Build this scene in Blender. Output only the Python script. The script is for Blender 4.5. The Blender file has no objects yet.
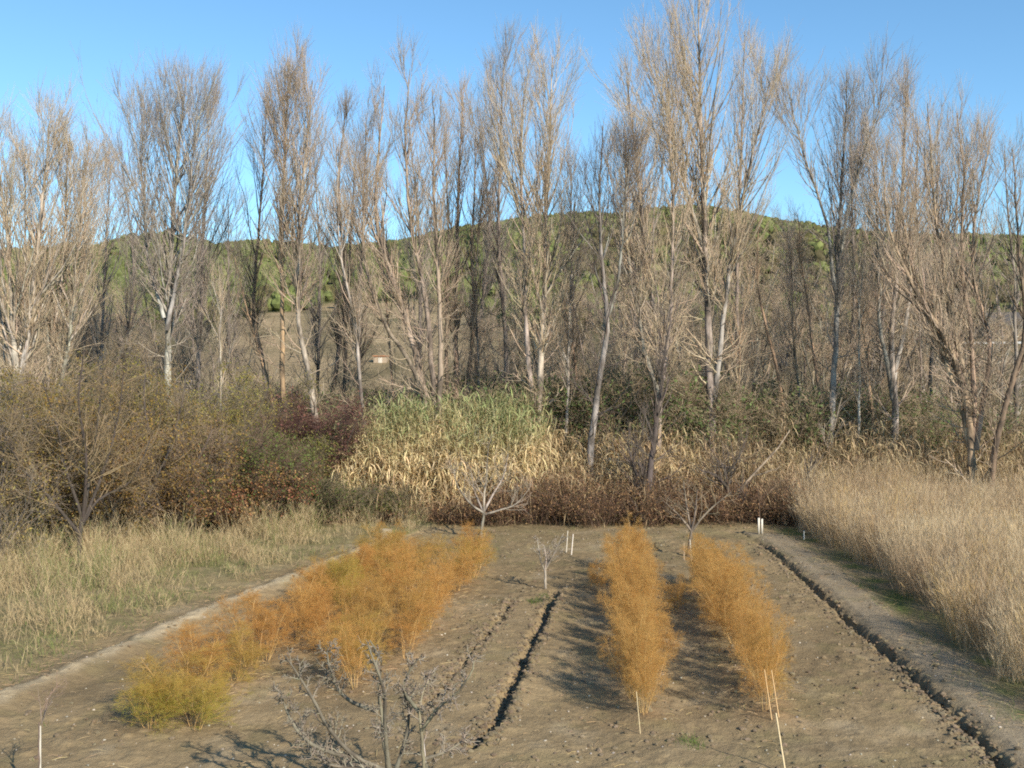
import bpy, math, bmesh
import numpy as np
from mathutils import Vector

# ------------------------------------------------------------------ camera
S = bpy.context.scene
C = S.collection
H, F, HY, CX = 5.2, 1050.0, 370.0, 512.0
cam = bpy.data.objects.new('camera', bpy.data.cameras.new('camera'))
C.objects.link(cam); S.camera = cam
cam.location = (0, 0, H); cam.rotation_euler = (math.pi/2, 0, 0)
cam.data.sensor_width = 36; cam.data.lens = 36*F/1024
cam.data.shift_y = -(384-HY)/1024
cam.data.clip_start = .1; cam.data.clip_end = 4000
# ------------------------------------------------------------------ sky, sun, exposure
SUN_EL = 31; SDX, SDY = .60, -.80            # towards the sun: right of and behind the camera
w = bpy.data.worlds.new('World'); S.world = w; w.use_nodes = True
nt = w.node_tree; bg = nt.nodes['Background']
sky = nt.nodes.new('ShaderNodeTexSky'); sky.sky_type = 'NISHITA'; sky.sun_disc = False
sky.sun_elevation = math.radians(SUN_EL); sky.sun_rotation = math.atan2(SDX, SDY)
sky.altitude = 400; sky.air_density = 1.0; sky.dust_density = .15; sky.ozone_density = 3.8
tint = nt.nodes.new('ShaderNodeMix'); tint.data_type = 'RGBA'; tint.blend_type = 'MULTIPLY'; tint.inputs[0].default_value = 1
tint.inputs[7].default_value = (.80, 1.0, 1.0, 1)
nt.links.new(sky.outputs[0], tint.inputs[6]); nt.links.new(tint.outputs[2], bg.inputs[0]); bg.inputs[1].default_value = .135
sun = bpy.data.objects.new('sun', bpy.data.lights.new('sun', 'SUN')); C.objects.link(sun)
sun.data.energy = 4.9; sun.data.angle = math.radians(.5); sun.data.color = (1, .9, .75)
e = math.radians(SUN_EL)
sun.rotation_euler = Vector((-SDX*math.cos(e), -SDY*math.cos(e), -math.sin(e))).to_track_quat('-Z', 'Y').to_euler()
S.view_settings.view_transform = 'Standard'; S.view_settings.look = 'None'
S.view_settings.gamma = 1; S.view_settings.exposure = 0.55; S.view_settings.use_curve_mapping = False
S.cycles.max_bounces = 5; S.cycles.diffuse_bounces = 3; S.cycles.transparent_max_bounces = 4
S.cycles.use_denoising = False
S.cycles.filter_width = 1.9

# ------------------------------------------------------------------ helpers
rng = np.random.default_rng(7)
def U(a, b, n=None): return rng.uniform(a, b, n)
def nrm(v): return v/np.maximum(np.linalg.norm(v, axis=-1, keepdims=True), 1e-9)
def G(px, py):
    """ground point (x, y) seen at a pixel"""
    d = H*F/(py-HY); return np.array([(px-CX)/F*d, d])
def W(px, py, d): return np.array([(px-CX)/F*d, d, H-(py-HY)/F*d])

def noise2(x, y, s, seed=0):
    r = np.random.default_rng(seed).random((256, 256))
    fx, fy = x/s+1000, y/s+1000
    ix, iy = np.floor(fx).astype(int), np.floor(fy).astype(int)
    tx, ty = fx-ix, fy-iy
    tx = tx*tx*(3-2*tx); ty = ty*ty*(3-2*ty)
    g = lambda a, b: r[a & 255, b & 255]
    return (g(ix, iy)*(1-tx)+g(ix+1, iy)*tx)*(1-ty)+(g(ix, iy+1)*(1-tx)+g(ix+1, iy+1)*tx)*ty

def mesh_obj(name, V, Q, mat, parent=None, col=None, smooth=True):
    """V (n,3); Q (m,k) faces all of k corners; col (n,3)"""
    me = bpy.data.meshes.new(name)
    V = np.ascontiguousarray(V, dtype=np.float32); Q = np.ascontiguousarray(Q, dtype=np.int32)
    m, k = Q.shape
    me.vertices.add(len(V)); me.vertices.foreach_set('co', V.ravel())
    me.loops.add(m*k); me.loops.foreach_set('vertex_index', Q.ravel())
    me.polygons.add(m); me.polygons.foreach_set('loop_start', np.arange(0, m*k, k, dtype=np.int32))
    me.polygons.foreach_set('use_smooth', np.full(m, smooth))
    if col is not None:
        a = me.attributes.new('Col', 'FLOAT_COLOR', 'POINT')
        c = np.ones((len(V), 4), np.float32); c[:, :3] = col
        a.data.foreach_set('color', c.ravel())
    me.update(calc_edges=True)
    me.materials.append(mat)
    o = bpy.data.objects.new(name, me); C.objects.link(o)
    if parent: o.parent = parent
    return o

class Batch:
    """collects tubes, ribbons and leaf faces (all quads) for ONE mesh"""
    def __init__(s): s.v = []; s.q = []; s.c = []; s.n = 0
    def _add(s, V, Q, c):
        s.v.append(V); s.q.append(Q+s.n); s.c.append(c); s.n += len(V)
    def tubes(s, P, R, sides=3, col=(1, 1, 1)):
        N, K, _ = P.shape
        T = np.empty_like(P); T[:, 1:-1] = P[:, 2:]-P[:, :-2]; T[:, 0] = P[:, 1]-P[:, 0]; T[:, -1] = P[:, -1]-P[:, -2]
        T = nrm(T); ref = np.where(np.abs(T[:, :1, 2:]) > .9, np.array([1., 0, 0]), np.array([0, 0, 1.]))
        A = nrm(np.cross(T, np.broadcast_to(ref, T.shape))); B = np.cross(T, A)
        th = np.arange(sides)*2*math.pi/sides
        V = P[:, :, None]+R[:, :, None, None]*(A[:, :, None]*np.cos(th)[:, None]+B[:, :, None]*np.sin(th)[:, None])
        idx = np.arange(N*K*sides).reshape(N, K, sides); n2 = np.roll(idx, -1, 2)
        Q = np.stack([idx[:, :-1], n2[:, :-1], n2[:, 1:], idx[:, 1:]], -1).reshape(-1, 4)
        c = np.broadcast_to(np.asarray(col, float), (N, 3)) if np.ndim(col) < 3 else col
        c = np.repeat(c, K*sides, 0) if c.ndim == 2 else np.repeat(c.reshape(N*K, 3), sides, 0)
        s._add(V.reshape(-1, 3), Q, c)
    def ribbons(s, P, Wd, col=(1, 1, 1), side=None):
        N, K, _ = P.shape
        if side is None:
            r = rng.normal(size=(N, 3)); r[:, 2] *= .25
            side = np.cross(P[:, -1]-P[:, 0], r)
        side = nrm(side)[:, None]
        V = np.stack([P-side*Wd[..., None]/2, P+side*Wd[..., None]/2], 2)
        idx = np.arange(N*K*2).reshape(N, K, 2)
        Q = np.stack([idx[:, :-1, 0], idx[:, :-1, 1], idx[:, 1:, 1], idx[:, 1:, 0]], -1).reshape(-1, 4)
        c = np.asarray(col, float)
        if c.ndim < 3: c = np.repeat(np.broadcast_to(c, (N, 3)), K*2, 0)
        else: c = np.repeat(c.reshape(N*K, 3), 2, 0)
        s._add(V.reshape(-1, 3), Q, c)
    def leaves(s, P, size, col, flat=0.):
        N = len(P); a = rng.normal(size=(N, 3)); a[:, 2] *= (1-flat); a = nrm(a)
        b = nrm(np.cross(a, rng.normal(size=(N, 3))))
        L = (size*U(.6, 1.3, N))[:, None]
        V = np.stack([P-a*L*.5, P+b*L*.28, P+a*L*.5, P-b*L*.28], 1)
        s._add(V.reshape(-1, 3), np.arange(N*4).reshape(N, 4), np.repeat(np.broadcast_to(np.asarray(col, float), (N, 3)), 4, 0))
    def build(s, name, mat, parent=None, smooth=True):
        return mesh_obj(name, np.concatenate(s.v), np.concatenate(s.q), mat, parent, np.concatenate(s.c), smooth)

def interp(P, t):
    """P (N,K,3), t (N,m) -> points, tangents"""
    K = P.shape[1]; f = np.clip(t, 0, .9999)*(K-1); i = f.astype(int); u = (f-i)[..., None]
    n = np.arange(len(P))[:, None]
    a, b = P[n, i], P[n, i+1]
    return a+(b-a)*u, nrm(b-a)

def grow(P, R, m, t0, t1, Lf, ang, up, K=4, jit=.12, rk=.6, rmin=.003, taper=.35, power=1.):
    """m children on each parent polyline. Lf(t)-> length factor array. Returns P2,R2,T"""
    N = len(P)
    t = t0+(t1-t0)*U(0, 1, (N, m))**power
    p, tan = interp(P, t)
    f = t*(R.shape[1]-1); i = np.minimum(f.astype(int), R.shape[1]-2); n = np.arange(N)[:, None]
    r = R[n, i]+(R[n, i+1]-R[n, i])*(f-i)
    perp = nrm(np.cross(tan, rng.normal(size=tan.shape)))
    a = np.radians(ang[0]+(ang[1]-ang[0])*U(0, 1, t.shape))[..., None]
    d = (tan*np.cos(a)+perp*np.sin(a)).reshape(-1, 3)
    p = p.reshape(-1, 3); L = (Lf(t)*U(.65, 1.25, t.shape)).reshape(-1)
    out = [p]; st = (L/(K-1))[:, None]
    for k in range(K-1):
        p = p+d*st; out.append(p)
        d = nrm(d+np.array([0, 0, up])+rng.normal(size=d.shape)*jit)
    P2 = np.stack(out, 1)
    r0 = np.maximum(r.reshape(-1)*rk, rmin)
    R2 = r0[:, None]*np.linspace(1, taper, K)[None]
    return P2, np.maximum(R2, rmin*.6), t.reshape(-1)

def smooth_path(pts, K, wob=0.):
    pts = np.array(pts, float); n = len(pts)
    s = np.r_[0, np.cumsum(np.linalg.norm(np.diff(pts, axis=0), axis=1))]; s /= s[-1]
    q = np.linspace(0, 1, K)
    ext = np.vstack([2*pts[0]-pts[1], pts, 2*pts[-1]-pts[-2]])
    out = []
    for u in q:
        i = min(np.searchsorted(s, u, 'right')-1, n-2); t = (u-s[i])/(s[i+1]-s[i])
        a, b, c, d = ext[i], ext[i+1], ext[i+2], ext[i+3]
        out.append(.5*((2*b)+(c-a)*t+(2*a-5*b+4*c-d)*t*t+(3*b-a-3*c+d)*t**3))
    out = np.array(out)
    if wob:
        w_ = np.cumsum(rng.normal(size=(K, 3))*wob*.4, 0); w_ -= w_[:1]; w_[:, 2] *= .2
        out += w_*.5
    return out

def colvar(base, n, v=.15, hue=.05):
    c = np.asarray(base, float)*(1+U(-v, v, (n, 1)))*(1+U(-hue, hue, (n, 3)))
    return np.clip(c, 0, 1)

def mat(name, base=(1, 1, 1), rough=.8, noise=0., nscale=6., stretch=(1, 1, 1), bump=0., bscale=30., trans=0., spec=.2, attr=True, dark=(0, 0, 0), thr=(.5, .62)):
    m = bpy.data.materials.new(name); m.use_nodes = True; t = m.node_tree; N = t.nodes; L = t.links
    b = N['Principled BSDF']; b.inputs['Roughness'].default_value = rough
    b.inputs['Specular IOR Level'].default_value = spec
    if attr:
        a = N.new('ShaderNodeAttribute'); a.attribute_name = 'Col'; out = a.outputs['Color']
    else:
        r_ = N.new('ShaderNodeRGB'); r_.outputs[0].default_value = (*base, 1); out = r_.outputs[0]
    tc = N.new('ShaderNodeTexCoord'); mp = N.new('ShaderNodeMapping'); mp.inputs['Scale'].default_value = stretch
    L.new(tc.outputs['Object'], mp.inputs[0])
    if noise:
        n = N.new('ShaderNodeTexNoise'); n.inputs['Scale'].default_value = nscale; n.inputs['Detail'].default_value = 6
        L.new(mp.outputs[0], n.inputs[0])
        cr = N.new('ShaderNodeMapRange'); cr.inputs[1].default_value = thr[0]; cr.inputs[2].default_value = thr[1]
        cr.inputs[3].default_value = 0; cr.inputs[4].default_value = noise
        L.new(n.outputs[0], cr.inputs[0])
        mx = N.new('ShaderNodeMix'); mx.data_type = 'RGBA'; L.new(cr.outputs[0], mx.inputs[0])
        L.new(out, mx.inputs[6]); mx.inputs[7].default_value = (*dark, 1); out = mx.outputs[2]
    L.new(out, b.inputs['Base Color'])
    if bump:
        n = N.new('ShaderNodeTexNoise'); n.inputs['Scale'].default_value = bscale; n.inputs['Detail'].default_value = 8
        n.inputs['Roughness'].default_value = .65
        L.new(mp.outputs[0], n.inputs[0]); bp = N.new('ShaderNodeBump'); bp.inputs['Strength'].default_value = 1
        bp.inputs['Distance'].default_value = bump; L.new(n.outputs[0], bp.inputs['Height']); L.new(bp.outputs[0], b.inputs['Normal'])
    if trans:
        tr = N.new('ShaderNodeBsdfTranslucent'); L.new(out, tr.inputs[0])
        ms = N.new('ShaderNodeMixShader'); ms.inputs[0].default_value = trans
        L.new(b.outputs[0], ms.inputs[1]); L.new(tr.outputs[0], ms.inputs[2])
        L.new(ms.outputs[0], N['Material Output'].inputs[0])
    return m

M_soil = mat('soil', rough=.95, noise=.35, nscale=9, dark=(.12, .09, .055), thr=(.45, .75), bump=.03, bscale=22, spec=.1)
M_land = mat('land', rough=.95, noise=.4, nscale=.12, dark=(.06, .06, .025), thr=(.4, .7), bump=.4, bscale=1.2, spec=.05)
M_bark = mat('bark', rough=.85, noise=.8, nscale=3.6, stretch=(1, 1, .35), dark=(.06, .048, .038), thr=(.42, .60), bump=.02, bscale=14)
M_twig = mat('twig', rough=.8, spec=.1)
M_straw = mat('straw', rough=.7, trans=.22, spec=.15)
M_leaf = mat('leaf', rough=.65, trans=.3, spec=.2)
M_fern = mat('fern', rough=.8, trans=.4, spec=.05)
M_wood = mat('forest', rough=.9, noise=.25, nscale=.9, dark=(.015, .022, .006), thr=(.45, .65), spec=.05)
M_stone = mat('stone', rough=.85, noise=.3, nscale=20, dark=(.2, .18, .14), spec=.2)
M_plain = mat('painted', rough=.6, noise=.25, nscale=4, dark=(.15, .13, .1), thr=(.5, .8))
M_rock = mat('masonry', rough=.9, noise=.5, nscale=1.5, dark=(.12, .1, .08), thr=(.4, .7))

def tag(o, label=None, cat=None, group=None, kind=None):
    for k, v in (('label', label), ('category', cat), ('group', group), ('kind', kind)):
        if v: o[k] = v
    return o
def empty(name, loc, label, cat, group=None):
    o = bpy.data.objects.new(name, None); C.objects.link(o); o.location = loc
    o.empty_display_size = .2
    return tag(o, label, cat, group)
def copy_tree(o, loc, rz=0., sc=1., label=None, group=None, zs=None):
    r = o.copy(); C.objects.link(r); r.location = loc; r.rotation_euler = (0, 0, rz)
    r.scale = (sc, sc, zs if zs else sc)
    if label: r['label'] = label
    if group: r['group'] = group
    for ch in o.children:
        c = ch.copy(); C.objects.link(c); c.parent = r
    return r

def seg_dist(X, Y, pts):
    """distance and signed side and param to polyline"""
    best = np.full(X.shape, 1e9); side = np.zeros(X.shape); prm = np.zeros(X.shape)
    tot = len(pts)-1
    for i in range(tot):
        a, b = pts[i], pts[i+1]; ab = b-a; l2 = ab@ab
        t = np.clip(((X-a[0])*ab[0]+(Y-a[1])*ab[1])/l2, 0, 1)
        dx, dy = X-(a[0]+ab[0]*t), Y-(a[1]+ab[1]*t); d = np.hypot(dx, dy)
        s = ab[0]*dy-ab[1]*dx
        m = d < best; best = np.where(m, d, best); side = np.where(m, np.sign(s), side); prm = np.where(m, (i+t)/tot, prm)
    return best, side, prm

# ------------------------------------------------------------------ lines on the ground
def line(pts): return np.array([G(*p) for p in pts])
FUR_A = line([(559, 584), (545, 618), (526, 655), (506, 700), (490, 735), (466, 752)])
FUR_B = line([(519, 593), (492, 630), (470, 655), (440, 690), (415, 718)])
FUR_C = line([(752, 540), (772, 553), (800, 577), (850, 622), (900, 664), (950, 712), (1000, 765), (1060, 830)])
BERM = line([(-150, 780), (-60, 735), (0, 705), (60, 680), (130, 650), (170, 630), (230, 606), (290, 582), (340, 562), (385, 545)])
PATHC = FUR_C+np.array([.62, .1])
GRASS_R = line([(775, 522), (800, 535), (850, 563), (900, 600), (960, 650), (1024, 705), (1120, 790)])
ROW1 = np.array([[1.90, 15.6], [3.02, 27.0]])
ROW2 = np.array([[3.88, 15.6], [4.65, 25.6]])
ROWL1 = np.array([[-5.05, 15.9], [-4.4, 18.4], [-3.9, 22.0], [-3.3, 27.5]])
ROWL2 = np.array([[-2.65, 17.0], [-1.9, 20.], [-1.35, 23.4], [-.85, 27.2]])

def tri(d, wd): return np.clip(1-d/wd, 0, 1)
def field_z(X, Y, fine=True):
    z = (noise2(X, Y, 2.3, 1)-.5)*.07
    if fine:
        z += (noise2(X, Y, .55, 2)-.5)*.055
        c = noise2(X, Y, .16, 3); z += np.clip(c-.55, 0, 1)*.09*(.3+noise2(X, Y, 1.7, 9))
        z += (noise2(X, Y, .07, 4)-.5)*.02
    def trench(pts, wd, dp, lip, z):
        d, s, p = seg_dist(X, Y, pts)
        d = d+(noise2(X, Y, .17, 5)+.7*noise2(X, Y, .08, 7)-.85)*.12
        k = np.clip(p*8, 0, 1)*np.clip((1-p)*10, .0, 1)
        z = z-dp*k*np.clip(1-(d/wd)**2, 0, 1)*(.75+.5*noise2(X, Y, .3, 6))
        z = z+lip*.3*k*np.exp(-((d-wd*1.7)/(wd*.8))**2)*(.6+.7*noise2(X, Y, .1, 8))
        return z
    dA, sA, pA = seg_dist(X, Y, FUR_A); kA = np.clip(pA*8, 0, 1)*np.clip((1-pA)*10, 0, 1)
    z = z+kA*.10*(sA > 0)*np.clip((dA-.05)/.08, 0, 1)*np.exp(-np.clip(dA-.13, 0, 9)/.55)*(.7+.6*noise2(X, Y, .3, 20))
    z = trench(FUR_A, .15, .15, .0, z)
    z = trench(FUR_B, .09, .09, .0, z)
    # ditch with a broken clod edge beside the trodden path
    d, s, p = seg_dist(X, Y, FUR_C)
    pz = np.clip(1-np.abs(np.where(s > 0, d, -d)-.6)/.5, 0, 1)*.85; z = z*(1-pz); z = trench(FUR_C, .11, .14, .02, z)
    right = np.where(s > 0, d, -d)
    rise = np.clip((right-.05)/.3, 0, 1)*.09-np.clip((right-.9)/.5, 0, 1)*.08
    z = z+rise
    pm = np.clip(rise/.09, 0, 1)
    # berm on the left
    d2, s2, _ = seg_dist(X, Y, BERM)
    left = np.where(s2 > 0, d2, -d2)
    z = z+.15*np.exp(-(d2/.38)**2)+np.clip((left-.6)/3, 0, 1)*.12
    for r, a in ((ROW1, .09), (ROW2, .09), (ROWL1, .06), (ROWL2, .06)):
        d3, _, _ = seg_dist(X, Y, r); z = z+a*np.exp(-(d3/.4)**2)
    return z, pm, d2, left, d, right

def blend(col, c, a): return col*(1-a[..., None])+np.array(c)*a[..., None]
# field sheet, finer near the camera
ys = [10.]
while ys[-1] < 39: ys.append(ys[-1]+.028+.0016*(ys[-1]-10))
ys = np.array(ys); xs = np.linspace(-17, 17, 760)
X, Y = np.meshgrid(xs, ys)
z, pm, dB, leftB, dC, rightC = field_z(X, Y)
edge = np.minimum.reduce([X+17, 17-X, Y-10, 39-Y]); z -= np.clip(1-edge/1.0, 0, 1)*.5
soil = np.array([.232, .173, .097]); col = np.broadcast_to(soil, X.shape+(3,)).copy()
v = noise2(X, Y, 1.4, 11); v2 = noise2(X, Y, .35, 12); v3 = noise2(X, Y, .09, 13)
v4 = noise2(X, Y, 3.1, 18); col *= (.66+.34*v+.22*v2+.14*(v3-.5)+.2*v4)[..., None]; col = blend(col, (.33, .27, .18), .5*np.clip((noise2(X, Y, .8, 19)+.5*v2-.95)*2.5, 0, 1))
col = blend(col, (.27, .22, .15), .9*pm)
for r_ in (ROW1, ROW2, ROWL1, ROWL2):
    dr_, _, _ = seg_dist(X, Y, r_); col = blend(col, (.22, .125, .055), .55*np.exp(-(dr_/.45)**2)*np.clip(v2*1.6-.2, 0, 1))
col = blend(col, (.42, .34, .22), np.clip(1.5*np.exp(-((dB-.02+.25*(v2-.5))/.13)**2)*(.15+1.1*v), 0, .9))
green = np.clip((leftB-.9)/.8, 0, 1)*np.clip(noise2(X, Y, .5, 14)*1.6-.35, 0, 1)
col = blend(col, (.10, .12, .035), .75*green)
col = blend(col, (.2, .17, .09), .5*np.clip((leftB-.5)/1, 0, 1))
dG, sG, _ = seg_dist(X, Y, GRASS_R); inG = np.where(sG > 0, dG, -dG)
gr = np.clip((inG+.7)/.5, 0, 1)*np.clip(noise2(X, Y, .6, 15)*1.8-.5, 0, 1)
col = blend(col, (.08, .115, .03), .8*gr)
far = np.clip((Y-25)/7, 0, 1)*np.clip(noise2(X, Y, .7, 16)*1.7-.4, 0, 1)*(1-pm)
col = blend(col, (.19, .17, .085), .35*far)
fade = np.clip((noise2(X, Y, .45, 17)-.62)*4, 0, 1)*(np.abs(X) < 9)
col = blend(col, (.12, .13, .045), .18*fade)
ny, nx = X.shape; idx = np.arange(nx*ny).reshape(ny, nx)
Q = np.stack([idx[:-1, :-1], idx[:-1, 1:], idx[1:, 1:], idx[1:, :-1]], -1).reshape(-1, 4)
o = mesh_obj('garden_soil', np.stack([X, Y, z], -1).reshape(-1, 3), Q, M_soil, None, col.reshape(-1, 3)); tag(o, kind='structure')
def gz(x, y):
    x = np.atleast_1d(np.asarray(x, float)); y = np.atleast_1d(np.asarray(y, float))
    return field_z(x, y, False)[0]

# wide land sheet with the hill
RPX = [-600, -200, 0, 80, 130, 170, 220, 330, 400, 470, 540, 590, 620, 650, 690, 730, 790, 850, 900, 1024, 1250, 1700]
RPY = [300, 275, 266, 256, 244, 242, 252, 254, 246, 231, 221, 217, 219, 214, 211, 218, 229, 238, 243, 246, 262, 300]
def ridge(px): return np.interp(px, RPX, RPY)
def field_mask(px, Y):
    return np.clip((px-170)/50, 0, 1)*np.clip((520-px)/80, 0, 1)*(Y < np.interp(px, [170, 210, 260, 330, 420, 520], [110, 130, 158, 190, 192, 170]))
def land_z(X, Y):
    px = CX+X/np.maximum(Y, 20)*F
    zr = H+(HY-ridge(px))/F*480
    a = np.interp(Y, [62, 100, 205], [0, 4.2, 21.])
    b = np.clip((Y-205)/275, 0, 1)
    z = np.where(Y < 205, a, 21+(zr-21)*(b**.85))
    z = np.where(Y > 480, zr-(Y-480)*.18, z)
    z = z+(noise2(X, Y, 45, 21)-.5)*7*np.clip((Y-120)/100, 0, 1)*np.clip((470-Y)/60, .15, 1)
    return np.where(Y < 39.5, -.32, np.where(Y < 62, -.02, z))
ys = np.r_[np.linspace(-60, 38, 12), np.linspace(39.5, 62, 6), np.linspace(66, 500, 150), np.linspace(520, 1500, 20)]
us = np.linspace(-1.6, 1.6, 240)
Y, Uu = np.meshgrid(ys, us, indexing='ij'); X = Uu*np.maximum(Y, 60)*1.1
z = land_z(X, Y)
px = CX+X/np.maximum(Y, 20)*F
col = np.broadcast_to(np.array([.14, .115, .065]), X.shape+(3,)).copy()
col = blend(col, (.10, .11, .045), np.clip((Y-120)/60, 0, 1)*.8)
col = blend(col, (.34, .255, .15), field_mask(px, Y)*np.clip(.45+.9*noise2(X, Y, 9, 22)-.5*(noise2(X, Y, 4, 24) > .7), 0, 1))
col *= (.8+.4*noise2(X, Y, 14, 23))[..., None]
ny, nx = X.shape; idx = np.arange(nx*ny).reshape(ny, nx)
Q = np.stack([idx[:-1, :-1], idx[:-1, 1:], idx[1:, 1:], idx[1:, :-1]], -1).reshape(-1, 4)
tag(mesh_obj('land', np.stack([X, Y, z], -1).reshape(-1, 3), Q, M_land, None, col.reshape(-1, 3)), kind='structure')

# woodland on the hill: crowns of pine and oak scrub, far too many to count
bm = bmesh.new(); bmesh.ops.create_icosphere(bm, subdivisions=2, radius=1)
IV = np.array([v.co[:] for v in bm.verts]); IF = np.array([[v.index for v in f.verts] for f in bm.faces]); bm.free()
def crowns(name, n, dist, M=M_wood):
    Vs, Qs, Cs, k = [], [], [], 0
    for (x, y, r, h, c) in dist(n):
        zz = float(land_z(np.array([x]), np.array([y]))[0])
        d = 1+rng.normal(size=(len(IV), 1))*.14
        V = IV*d*np.array([r, r, h*.62])+np.array([x, y, zz+h*.55])
        Vs.append(V); Qs.append(IF+k); k += len(V)
        cc = np.array(c)*(1+U(-.1, .1)); Cs.append(cc*(1+rng.normal(size=(len(V), 1))*.2).clip(.35, 1.8))
        # ragged leaf sprays round the crown
        m = 14; dd = nrm(rng.normal(size=(m, 3))); dd[:, 2] = np.abs(dd[:, 2])
        p = dd*np.array([r, r, h*.62])*U(.9, 1.25, (m, 1))+np.array([x, y, zz+h*.55])
        a = rng.normal(size=(m, 3))*r*.2; b = rng.normal(size=(m, 3))*r*.2
        Vs.append(np.stack([p, p+a, p+b], 1).reshape(-1, 3)); Qs.append(np.arange(m*3).reshape(m, 3)+k); k += m*3
        Cs.append(np.repeat(cc*(1+U(-.3, .25, (m, 1))), 3, 0))
    return mesh_obj(name, np.concatenate(Vs), np.concatenate(Qs), M, None, np.concatenate(Cs), False)
def hill_dist(n):
    out = []
    while len(out) < n:
        y = U(140, 484)**1.0; px = U(-60, 1084); x = (px-CX)/F*y
        if U(0, 1) > (y/484)**1.1: continue
        fm = field_mask(px, y)
        if fm > .25*U(.6, 1.6) and not (U(0, 1) < .10*(noise2(np.array([x]), np.array([y]), 11, 32)[0] > .58)): continue
        if y < 205 and U(0, 1) > .85: continue
        if px > 965 and y < 165: continue
        g = noise2(np.array([x]), np.array([y]), 28, 31)[0]
        c = (.14, .155, .055) if g > .5 else (.125, .145, .05)
        if U(0, 1) < .12: c = (.11, .10, .04)
        if px > 560 and y < 300 and U(0, 1) < .6: c = (.10, .085, .045)
        r = U(.75, 1.6)*(1 if y > 250 else .9)
        out.append((x, y, r, r*U(1.3, 2.1), c))
    return out
tag(crowns('hillside_wood', 17000, hill_dist), 'green pine and scrub woodland covering the hill behind the poplars', 'woodland', kind='stuff')

# ------------------------------------------------------------------ far buildings and road wall
def box(bmh, x0, x1, y0, y1, z0, z1):
    vs = [bmh.verts.new((x, y, z)) for z in (z0, z1) for x, y in ((x0, y0), (x1, y0), (x1, y1), (x0, y1))]
    for f in ((0, 3, 2, 1), (4, 5, 6, 7), (0, 1, 5, 4), (1, 2, 6, 5), (2, 3, 7, 6), (3, 0, 4, 7)): bmh.faces.new([vs[i] for i in f])
def bobj(name, fn, m, colr, parent=None, loc=None):
    b_ = bmesh.new(); fn(b_); me = bpy.data.meshes.new(name); bmesh.ops.recalc_face_normals(b_, faces=b_.faces); b_.to_mesh(me); b_.free()
    a = me.attributes.new('Col', 'FLOAT_COLOR', 'POINT')
    c = np.tile(np.array([*colr, 1], np.float32), len(me.vertices)); a.data.foreach_set('color', c)
    me.materials.append(m); o = bpy.data.objects.new(name, me); C.objects.link(o)
    if parent: o.parent = parent
    if loc is not None: o.location = loc
    return o
def on_land(px_, d_, dz=0.):
    x_ = (px_-CX)/F*d_; return (x_, d_, float(land_z(np.array([x_]), np.array([d_]))[0])+dz)
hb = empty('farm_building', on_land(1012, 128, -.3), 'low farm building with a dark roof seen at the right edge behind the poplars', 'building')
hb.scale = (.8, .8, .68)
bobj('wall', lambda b: box(b, -3.4, 7, 0, 6, 0, 3.0), M_rock, (.30, .22, .15), hb)
def gable(b):
    pts = [(-4.1, -.5, 2.9), (7.6, -.5, 2.9), (7.6, 3, 5.4), (-4.1, 3, 5.4), (-4.1, 6.5, 2.9), (7.6, 6.5, 2.9)]
    lo = [b.verts.new(p) for p in pts]; up_ = [b.verts.new((p[0], p[1], p[2]+.25)) for p in pts]
    for q in ((0, 1, 2, 3), (3, 2, 5, 4)):
        b.faces.new([up_[i] for i in q]); b.faces.new([lo[i] for i in q[::-1]])
    for a_, c_ in ((0, 1), (1, 2), (2, 5), (5, 4), (4, 3), (3, 0)): b.faces.new([lo[a_], lo[c_], up_[c_], up_[a_]])
bobj('roof', gable, M_rock, (.075, .07, .07), hb)
for i in range(3):
    wn = bobj('window', lambda b: box(b, 0, 1.0, -.06, .0, 0, 1.1), M_plain, (.05, .05, .06), hb, (-2.4+i*2.3, 0, 1.1))
    bobj('sill', lambda b: box(b, -.1, 1.1, -.2, -.06, -.15, 0), M_plain, (.6, .58, .52), wn)
rail = empty('road_guardrail', on_land(998, 122, 0), 'pale metal guardrail in front of the farm building at the right edge', 'guardrail')
bobj('beam', lambda b: box(b, -5, 9, -.04, .04, .5, .75), M_plain, (.55, .55, .55), rail)
for i in range(6): bobj('post', lambda b: box(b, -.06, .06, .04, .16, -.7, .72), M_plain, (.3, .3, .3), rail, (-4.6+i*2.6, 0, 0))
rw = bobj('retaining_wall', lambda b: box(b, -6, 9, 0, .6, -1.2, .35), M_rock, (.42, .34, .25), None, on_land(1000, 110, .45))
tag(rw, 'long low pale stone wall below the guardrail at the right edge', 'wall')
hs = empty('farm_shed', on_land(380, 111, .3), 'tiny pale shed at the foot of the brown field, left of centre', 'shed')
hs.scale = (.62, .62, .55)
bobj('wall', lambda b: box(b, -1.1, 1.1, 0, 2, -.9, .7), M_plain, (.36, .28, .20), hs)
bobj('roof', lambda b: box(b, -1.3, 1.3, -.2, 2.2, .7, .85), M_plain, (.45, .2, .1), hs)
bobj('door', lambda b: box(b, -.3, .35, -.05, 0, -.6, .45), M_plain, (.55, .5, .42), hs)

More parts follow.
